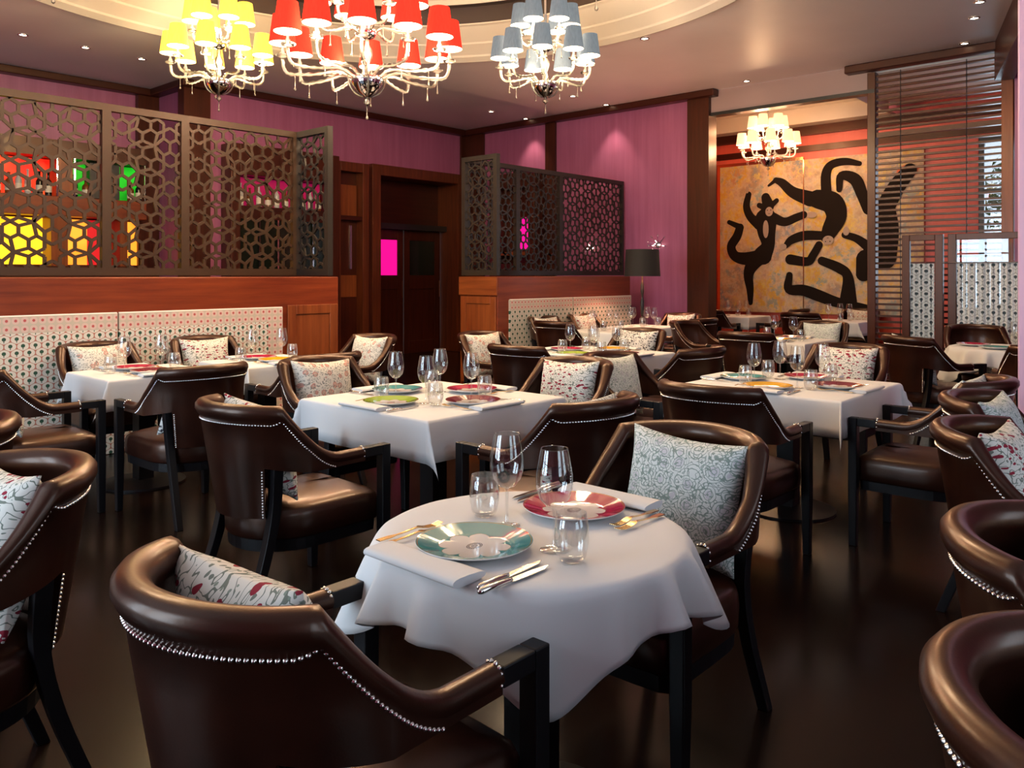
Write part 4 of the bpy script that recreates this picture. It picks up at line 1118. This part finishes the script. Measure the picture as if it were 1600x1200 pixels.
# ------------------------------------------------------------------ tables, cloths
def square_cloth(name, label, cx, cy, hx, hy, ov=0.20, seed=0, z=0.75):
    rnd = random.Random(seed); ph = [rnd.uniform(0, 6) for _ in range(6)]
    n_in, n_out = 6, 7; rr = 0.014
    def axis_(h):
        a = [-h + 2 * h * i / n_in for i in range(n_in + 1)]
        out = [0.006, 0.014, 0.022, 0.05, 0.10, 0.15, ov]
        return [-h - d for d in out[::-1]] + a + [h + d for d in out]
    U, V = axis_(hx), axis_(hy)
    def drop(d):
        # arc then straight down: returns (outward, down)
        if d <= rr * PI / 2: a = d / rr; return rr * math.sin(a), rr * (1 - math.cos(a))
        return rr, rr + d - rr * PI / 2
    def pos(u, v):
        eu, ev = max(0, abs(u) - hx), max(0, abs(v) - hy); su, sv = math.copysign(1, u), math.copysign(1, v)
        bu, bv = max(-hx, min(hx, u)), max(-hy, min(hy, v))
        if eu == 0 and ev == 0: return (u, v, z)
        if ev == 0 or eu == 0:
            d = eu or ev; o, dn = drop(d)
            s_ = v if ev == 0 else u
            h_ = hy if ev == 0 else hx
            wv = (d / ov) * (0.012 + 0.010 * math.sin(7 * s_ + ph[0 if su > 0 else 1] + (2 if ev == 0 else 0))) * (1 - (abs(s_) / h_) ** 4 * 0.6)
            o += wv
            return (bu + (su * o if ev == 0 else 0), bv + (sv * o if eu == 0 else 0), z - dn)
        d = math.hypot(eu, ev); a = math.atan2(ev, eu); o, dn = drop(d)
        k = math.sin(2 * a); beta = R(26) * k
        ext = d * math.sin(beta) * 0.75; L = dn * math.cos(beta)
        wu = math.cos(a) ** 2; wv = math.sin(a) ** 2; psi = R(18 if (su * sv > 0) == (seed % 2 == 0) else 72)
        return (bu + su * (o * math.sqrt(wu) + ext * 1.3 * math.cos(psi)), bv + sv * (o * math.sqrt(wv) + ext * 1.3 * math.sin(psi)), z - L)
    vv = [pos(u, v) for u in U for v in V]; nv = len(V)
    f = [(i * nv + j, (i + 1) * nv + j, (i + 1) * nv + j + 1, i * nv + j + 1) for i in range(len(U) - 1) for j in range(nv - 1)]
    o = MB().add(vv, f).build(name, 'linen', smooth=True); o.location = (cx, cy, 0)
    so = o.modifiers.new('thick', 'SOLIDIFY'); so.thickness = 0.002; so.offset = -1
    return tag(o, label, 'tablecloth', 'white tablecloths')
def round_cloth(name, label, cx, cy, r, half, z=0.75, p=7.0, seed=0, flare=17):
    rnd = random.Random(seed); N = 160; rr = 0.02
    ph = [rnd.uniform(0, 6) for _ in range(4)]
    rings = [0.0, 0.3, 0.6, 0.85, 0.97]
    v = [(0, 0, z)]; nr = 0
    cols = []
    for i in range(N):
        a = 2 * PI * i / N; c, s_ = math.cos(a), math.sin(a)
        L = half * (abs(c) ** p + abs(s_) ** p) ** (-1 / p) - r
        cor = max(0.0, math.cos(4 * (a - PI / 4))) ** 1.3
        fold = (0.5 + 0.5 * math.sin(14 * a + ph[0] + 1.2 * math.sin(3 * a + ph[1]))) ** 2.0
        near = max(0.0, 1 - (abs(a - 5 * PI / 4) / 0.62) ** 4)
        beta = R((2 + flare * cor + 26 * fold * (1 - 0.8 * cor)) * (1 - near))
        cl = [(r * k * c, r * k * s_, z) for k in rings[1:]]
        for k in range(1, 13):
            d = L * k / 12
            if d < rr * PI / 2: o, dn = rr * math.sin(d / rr), rr * (1 - math.cos(d / rr))
            else: o, dn = rr, rr + d - rr * PI / 2
            o += (d * math.sin(beta)) * min(1, d / 0.05); dn *= math.cos(beta)
            cl.append(((r - 0.012 + o) * c, (r - 0.012 + o) * s_, z - dn))
        cols.append(cl)
    n = len(cols[0])
    for cl in cols: v += cl
    f = [(0, 1 + i * n, 1 + ((i + 1) % N) * n) for i in range(N)]
    f += [(1 + i * n + j, 1 + i * n + j + 1, 1 + ((i + 1) % N) * n + j + 1, 1 + ((i + 1) % N) * n + j) for i in range(N) for j in range(n - 1)]
    o = MB().add(v, f).build(name, 'linen', smooth=True); o.location = (cx, cy, 0)
    so = o.modifiers.new('thick', 'SOLIDIFY'); so.thickness = 0.002; so.offset = -1
    return tag(o, label, 'tablecloth', 'white tablecloths')
def table(label, cx, cy, hx, hy, rnd=False):
    t = thing('dining_table', label, 'table', (cx, cy, 0), 0, 'dining tables')
    if rnd: MB().lathe([(0.001, 0.712), (hx - 0.012, 0.712), (hx - 0.012, 0.744), (0.001, 0.744)], 40).build('table_top', 'dark_x', t)
    else: MB().box(-hx + 0.004, hx - 0.004, -hy + 0.004, hy - 0.004, 0.712, 0.744).build('table_top', 'dark_x', t)
    MB().box(-0.05, 0.05, -0.05, 0.05, 0.03, 0.712).build('pedestal', 'black_wood', t)
    MB().lathe([(0.001, 0.0), (0.27, 0.0), (0.27, 0.012), (0.06, 0.03), (0.001, 0.03)], 28).build('base', 'black_wood', t, smooth=True, angle=40)
# key: cx, cy, hx, hy, round
TAB = dict(F=(1.572, 1.348, 0.388, 0.388, 1), M=(2.93, 3.20, 0.48, 0.485, 0), Rr=(4.73, 2.03, 0.475, 0.48, 0), N=(5.52, 4.05, 0.475, 0.475, 0), L1=(2.42, 5.54, 0.35, 0.33, 0), L2=(3.36, 5.54, 0.35, 0.33, 0),
           O=(7.93, 3.45, 0.37, 0.36, 0), Q1=(7.86, 5.60, 0.33, 0.32, 0), Q2=(8.78, 5.66, 0.33, 0.32, 0), P=(11.78, 4.30, 0.36, 0.37, 0), S=(12.15, 6.05, 0.36, 0.36, 0), RR=(8.40, 1.62, 0.42, 0.42, 1))
for i, (k, (cx, cy, hx, hy, rd)) in enumerate(TAB.items()):
    table('dark pedestal under the cloth of the ' + T_[k], cx, cy, hx, hy, rd)
    if rd: round_cloth('tablecloth', 'white linen cloth on the ' + T_[k], cx, cy, hx, 0.525 if k == 'F' else 0.60, seed=i)
    else: square_cloth('tablecloth', 'white linen cloth on the ' + T_[k], cx, cy, hx, hy, seed=i)

# ------------------------------------------------------------------ tableware
def plate_proto(c):
    t = thing('charger_plate', 'plate', 'plate'); PROTOS.append(t)
    MB().lathe([(0.0005, 0.006), (0.082, 0.006), (0.090, 0.008), (0.137, 0.021), (0.139, 0.0215)], 56).build('glazed_face', 'plate_' + c, t, smooth=True)
    MB().lathe([(0.139, 0.0215), (0.1395, 0.020), (0.136, 0.0175), (0.092, 0.004), (0.080, 0.0005), (0.0005, 0.0005)], 56).build('white_underside', 'china', t, smooth=True)
    return t
PL = {c: plate_proto(c) for c in ('teal', 'crimson', 'maroon', 'green', 'yellow')}
def wine_proto():
    t = thing('wine_glass', 'glass', 'wine glass'); PROTOS.append(t)
    MB().lathe([(0.006, 0.098), (0.020, 0.103), (0.036, 0.122), (0.044, 0.150), (0.0435, 0.178), (0.037, 0.215), (0.0325, 0.238)], 30).build('bowl', 'glass', t, smooth=True)
    MB().lathe([(0.0325, 0.238), (0.0328, 0.2395), (0.0318, 0.2395), (0.0315, 0.238)], 30).build('rim', 'glass', t, smooth=True)
    MB().lathe([(0.006, 0.100), (0.0042, 0.085), (0.0038, 0.04), (0.005, 0.012), (0.012, 0.004)], 12).build('stem', 'glass', t, smooth=True)
    MB().lathe([(0.012, 0.004), (0.034, 0.0018), (0.035, 0.0010), (0.034, 0.0004), (0.0005, 0.0004)], 28).build('foot', 'glass', t, smooth=True)
    return t
def tumbler_proto():
    t = thing('water_tumbler', 'tumbler', 'tumbler'); PROTOS.append(t)
    MB().lathe([(0.0005, 0.008), (0.024, 0.009), (0.034, 0.020), (0.0395, 0.045), (0.0385, 0.075), (0.0335, 0.112)], 28).build('bowl', 'glass', t, smooth=True)
    MB().lathe([(0.0005, 0.0005), (0.024, 0.0008), (0.035, 0.015), (0.0405, 0.045), (0.0395, 0.075), (0.0345, 0.112), (0.0335, 0.1125)], 28).build('outer_wall', 'glass', t, smooth=True)
    return t
WG, TU = wine_proto(), tumbler_proto()
def knife_proto():
    t = thing('table_knife', 'knife', 'knife'); PROTOS.append(t)
    MB().add([(-0.009, -0.02, 0.0035), (0.007, -0.02, 0.0035), (0.0085, 0.04, 0.003), (0.006, 0.085, 0.003), (-0.004, 0.108, 0.003), (-0.009, 0.06, 0.003), (-0.009, -0.02, 0.0055), (0.007, -0.02, 0.0055), (0.0085, 0.04, 0.0042), (0.006, 0.085, 0.0042), (-0.004, 0.108, 0.0042), (-0.009, 0.06, 0.0055)],
             [(5, 4, 3, 2, 1, 0), (6, 7, 8, 9, 10, 11)] + [(i, (i + 1) % 6, 6 + (i + 1) % 6, 6 + i) for i in range(6)]).build('blade', 'steel', t)
    MB().tube([(0, -0.115, 0.0075), (0, -0.105, 0.0075), (0, -0.06, 0.0075), (0, -0.025, 0.007), (0, -0.015, 0.006)], [0.004, 0.0075, 0.0065, 0.005, 0.004], 8).build('handle', 'steel', t, smooth=True)
    return t
def fork_proto():
    t = thing('table_fork', 'fork', 'fork'); PROTOS.append(t)
    P = bez([(0, -0.10, 0.006), (0, -0.03, 0.008), (0, 0.02, 0.012), (0, 0.05, 0.007)], 4)
    v = []
    W = [0.0085 if i < 3 else 0.0035 if i < 9 else 0.010 for i in range(len(P))]
    for p, wd in zip(P, W): v += [(-wd, p.y, p.z - 0.001), (wd, p.y, p.z - 0.001), (wd, p.y, p.z + 0.001), (-wd, p.y, p.z + 0.001)]
    n = len(P)
    MB().add(v, [(0, 1, 2, 3), tuple(4 * (n - 1) + i for i in (3, 2, 1, 0))] + [(4 * q + i, 4 * q + 4 + i, 4 * q + 4 + (i + 1) % 4, 4 * q + (i + 1) % 4) for q in range(n - 1) for i in range(4)]).build('handle', 'gold', t)
    mb = MB()
    for k in range(4):
        x = -0.0085 + 0.00567 * k; mb.bar((x, 0.048, 0.007), (x, 0.075, 0.0055), 0.0026, 0.002); mb.bar((x, 0.075, 0.0055), (x * 0.95, 0.098, 0.010), 0.0022, 0.002)
    mb.build('tines', 'gold', t)
    return t
KN, FK = knife_proto(), fork_proto()
def napkin_proto():
    mb = MB(); n = 24; v = []; rows = []
    for i in range(n + 1):
        u = -0.15 + 0.30 * i / n
        k = 1 + 0.03 * math.sin(9 * u)
        # flat rolled section
        sec = []
        for q in range(16):
            a = 2 * PI * q / 16; c, s_ = math.cos(a), math.sin(a)
            sec.append((u, 0.048 * k * math.copysign(abs(c) ** 0.6, c), 0.0100 + 0.0097 * math.copysign(abs(s_) ** 0.8, s_) * (1.0 - 0.2 * c)))
        v += sec
    f = [(i * 16 + q, (i + 1) * 16 + q, (i + 1) * 16 + (q + 1) % 16, i * 16 + (q + 1) % 16) for i in range(n) for q in range(16)]
    f += [tuple(range(16)), tuple(n * 16 + q for q in range(16))[::-1]]
    o = mb.add(v, f).build('napkin', 'linen', smooth=True, angle=60); o['category'] = 'napkin'; return o
NP = napkin_proto(); NUSED = [False]
def napkin(loc, rz, label):
    if NUSED[0]: o = NP.copy(); col.objects.link(o)
    else: o = NP; NUSED[0] = True
    o.location = loc; o.rotation_euler = (0, 0, rz); tag(o, label, 'napkin', 'folded white napkins')
ZC = 0.7515
def setting(tk, seat, colr, full=True, glass=True, wine2=None, tum=None, wine=None):
    cx, cy, hx, hy, rd = TAB[tk]
    a = {'W': 0, 'S': 90, 'N': -90, 'E': 180}[seat]
    ins = (hx if seat in 'WE' else hy) - 0.19
    f = Vector((math.cos(R(a)), math.sin(R(a)), 0)); r_ = Vector((f.y, -f.x, 0))
    o = Vector((cx, cy, 0)) - f * ins
    if tk == 'F': o = Vector((1.375, 1.358, 0)) if seat == 'W' else Vector((1.767, 1.363, 0))
    at = lambda u, w_, z=ZC: tuple(o + f * u + r_ * w_ + Vector((0, 0, z)))
    side = {'W': 'left', 'S': 'near right', 'N': 'far left', 'E': 'far right'}[seat]
    if tk == 'F': side = {'W': 'near', 'E': 'far'}[seat]
    wh = side + ' side of the ' + T_[tk]
    rz = R(a - 90)
    dup(PL[colr], at(0, 0, ZC + 0.0), rz + 0.2, colr + ' rimmed flower plate, ' + wh, 'coloured charger plates')
    if full:
        napkin(at(-0.166, 0.0), rz, 'white napkin by the ' + colr + ' plate, ' + wh)
        dup(KN, at(-0.07, 0.185), rz + R(3), 'silver knife by ' + colr + ' plate, ' + wh, 'table knives')
        if tk == 'F': dup(KN, at(-0.085, 0.210), rz + R(-1), 'outer silver knife by ' + colr + ' plate, ' + wh, 'table knives')
        dup(FK, at(-0.05, -0.165), rz + R(-2), 'gilt fork by ' + colr + ' plate, ' + wh, 'table forks')
        if tk == 'F': dup(FK, at(-0.03, -0.195), rz + R(-3), 'outer gilt fork by ' + colr + ' plate, ' + wh, 'table forks')
    if glass:
        w1 = wine or (0.13, 0.12); t1 = tum or (0.115, 0.205)
        dup(WG, at(*w1), 0, 'wine glass by ' + colr + ' plate, ' + wh, 'wine glasses')
        dup(TU, at(*t1), 0, 'tumbler by ' + colr + ' plate, ' + wh, 'water tumblers')
setting('F', 'W', 'teal', wine=(0.12, 0.147), tum=(0.085, 0.225))
setting('F', 'E', 'crimson', wine=(0.212, 0.055), tum=(0.19, 0.157))
for s_, c in zip('WSNE', ('green', 'maroon', 'teal', 'crimson')): setting('M', s_, c)
for s_, c in zip('WSNE', ('yellow', 'maroon', 'teal', 'crimson')): setting('Rr', s_, c)
for s_, c in zip('WSNE', ('green', 'maroon', 'crimson', 'yellow')): setting('N', s_, c)
setting('L1', 'S', 'maroon'); setting('L1', 'N', 'crimson')
setting('L2', 'S', 'yellow'); setting('L2', 'N', 'crimson')
setting('O', 'W', 'yellow'); setting('O', 'E', 'maroon')
setting('RR', 'W', 'teal', full=False); setting('RR', 'N', 'crimson', full=False, glass=False)
for k in ('Q1', 'Q2', 'S', 'P'):
    cx, cy = TAB[k][:2]
    for i, (dx, dy) in enumerate(((-0.15, 0.1), (0.0, 0.16), (0.16, 0.05), (0.05, -0.12))):
        dup(WG, (cx + dx, cy + dy, ZC), 0, 'small far wine glass on the ' + T_[k], 'far wine glasses on the ' + T_[k])
    for i, (dx, dy) in enumerate(((-0.10, -0.05), (0.18, -0.1))):
        dup(TU, (cx + dx, cy + dy, ZC), 0, 'small far tumbler on the ' + T_[k], 'far tumblers on the ' + T_[k])

# ------------------------------------------------------------------ table lamp and starburst sconces
def lamp():
    t = thing('table_lamp', 'table lamp with black drum shade and slim turned black stem', 'lamp', (9.06, 5.86, 0.7515))
    MB().lathe([(0.001, 0), (0.075, 0), (0.075, 0.012), (0.02, 0.022), (0.02, 0.03)], 24).build('base', 'chrome', t, smooth=True, angle=40)
    MB().lathe([(0.02, 0.03), (0.035, 0.06), (0.02, 0.10), (0.012, 0.11)], 18).build('glass_knop', 'crystal', t, smooth=True)
    MB().lathe([(0.012, 0.11), (0.022, 0.16), (0.024, 0.30), (0.010, 0.36), (0.014, 0.38), (0.024, 0.44), (0.022, 0.52), (0.008, 0.58), (0.008, 0.66)], 16).build('stem', 'black', t, smooth=True)
    s = MB().lathe([(0.235, 0.635), (0.215, 0.985)], 44).build('lamp_shade', 'black_shade', t, smooth=True)
    MB().lathe([(0.2335, 0.636), (0.2135, 0.984)], 44).build('shade_lining', 'lamp_lining', s, smooth=True)
    MB().ball((0, 0, 0.74), 0.035, 12, 8, 1.3).build('bulb', 'bulb', t, smooth=True)
    l = bpy.data.lights.new('lamp_bulb', 'POINT'); l.energy = 65; l.color = (1.0, 0.50, 0.30); l.shadow_soft_size = 0.05
    o = bpy.data.objects.new('lamp_bulb', l); col.objects.link(o); o.parent = t; o.location = (0, 0, 0.80)
M['black_shade'] = mat('black_fabric_shade', (0.014, 0.012, 0.011), 0.8)
M['lamp_lining'] = mat('gold_shade_lining', (0.8, 0.5, 0.2), 0.4)
lamp()
def sconce(y, z, label):
    t = thing('starburst_sconce', label, 'wall light', (XR - 0.001, y, z), 0, 'crystal starburst wall lights')
    MB().lathe([(0.045, 0.0), (0.045, 0.02), (0.001, 0.024)], 16).build('wall_plate', 'chrome', t).rotation_euler = (0, R(-90), 0)
    rnd = random.Random(5); mb = MB(); bb = MB()
    for k in range(16):
        a = k * 2.399; u = 0.15 + 0.8 * (k / 15); d = Vector((-u, math.sqrt(max(0, 1 - u * u)) * math.cos(a), math.sqrt(max(0, 1 - u * u)) * math.sin(a)))
        e = d * 0.17
        mb.bar((0, 0, 0), e, 0.006, 0.006); bb.ball(e, 0.018, 8, 5)
    mb.build('rays', 'chrome', t); bb.build('crystal_tips', 'glass', t, smooth=True)
    l = bpy.data.lights.new('added_wall_glow', 'POINT'); l.energy = 0.5; l.color = (1.0, 0.72, 0.55); l.shadow_soft_size = 0.02  # added lamp for a glow on the wall; the sconce itself is unlit
    o = bpy.data.objects.new('added_wall_glow', l); col.objects.link(o); o.parent = t; o.location = (-0.08, 0, 0)
sconce(6.60, 1.86, 'crystal starburst wall light just above the black lampshade')
sconce(7.85, 1.84, 'crystal starburst wall light seen through the far lattice')

# unused prototypes must not stay in the scene
for p in PROTOS:
    if p.name in bpy.data.objects and not p.get('used'):
        for ch in list(p.children_recursive): bpy.data.objects.remove(ch)
        bpy.data.objects.remove(p)
for o in bpy.data.objects:
    if 'used' in o: del o['used']
for k, o in CUSH.items():
    if k not in CUSED: bpy.data.objects.remove(o)
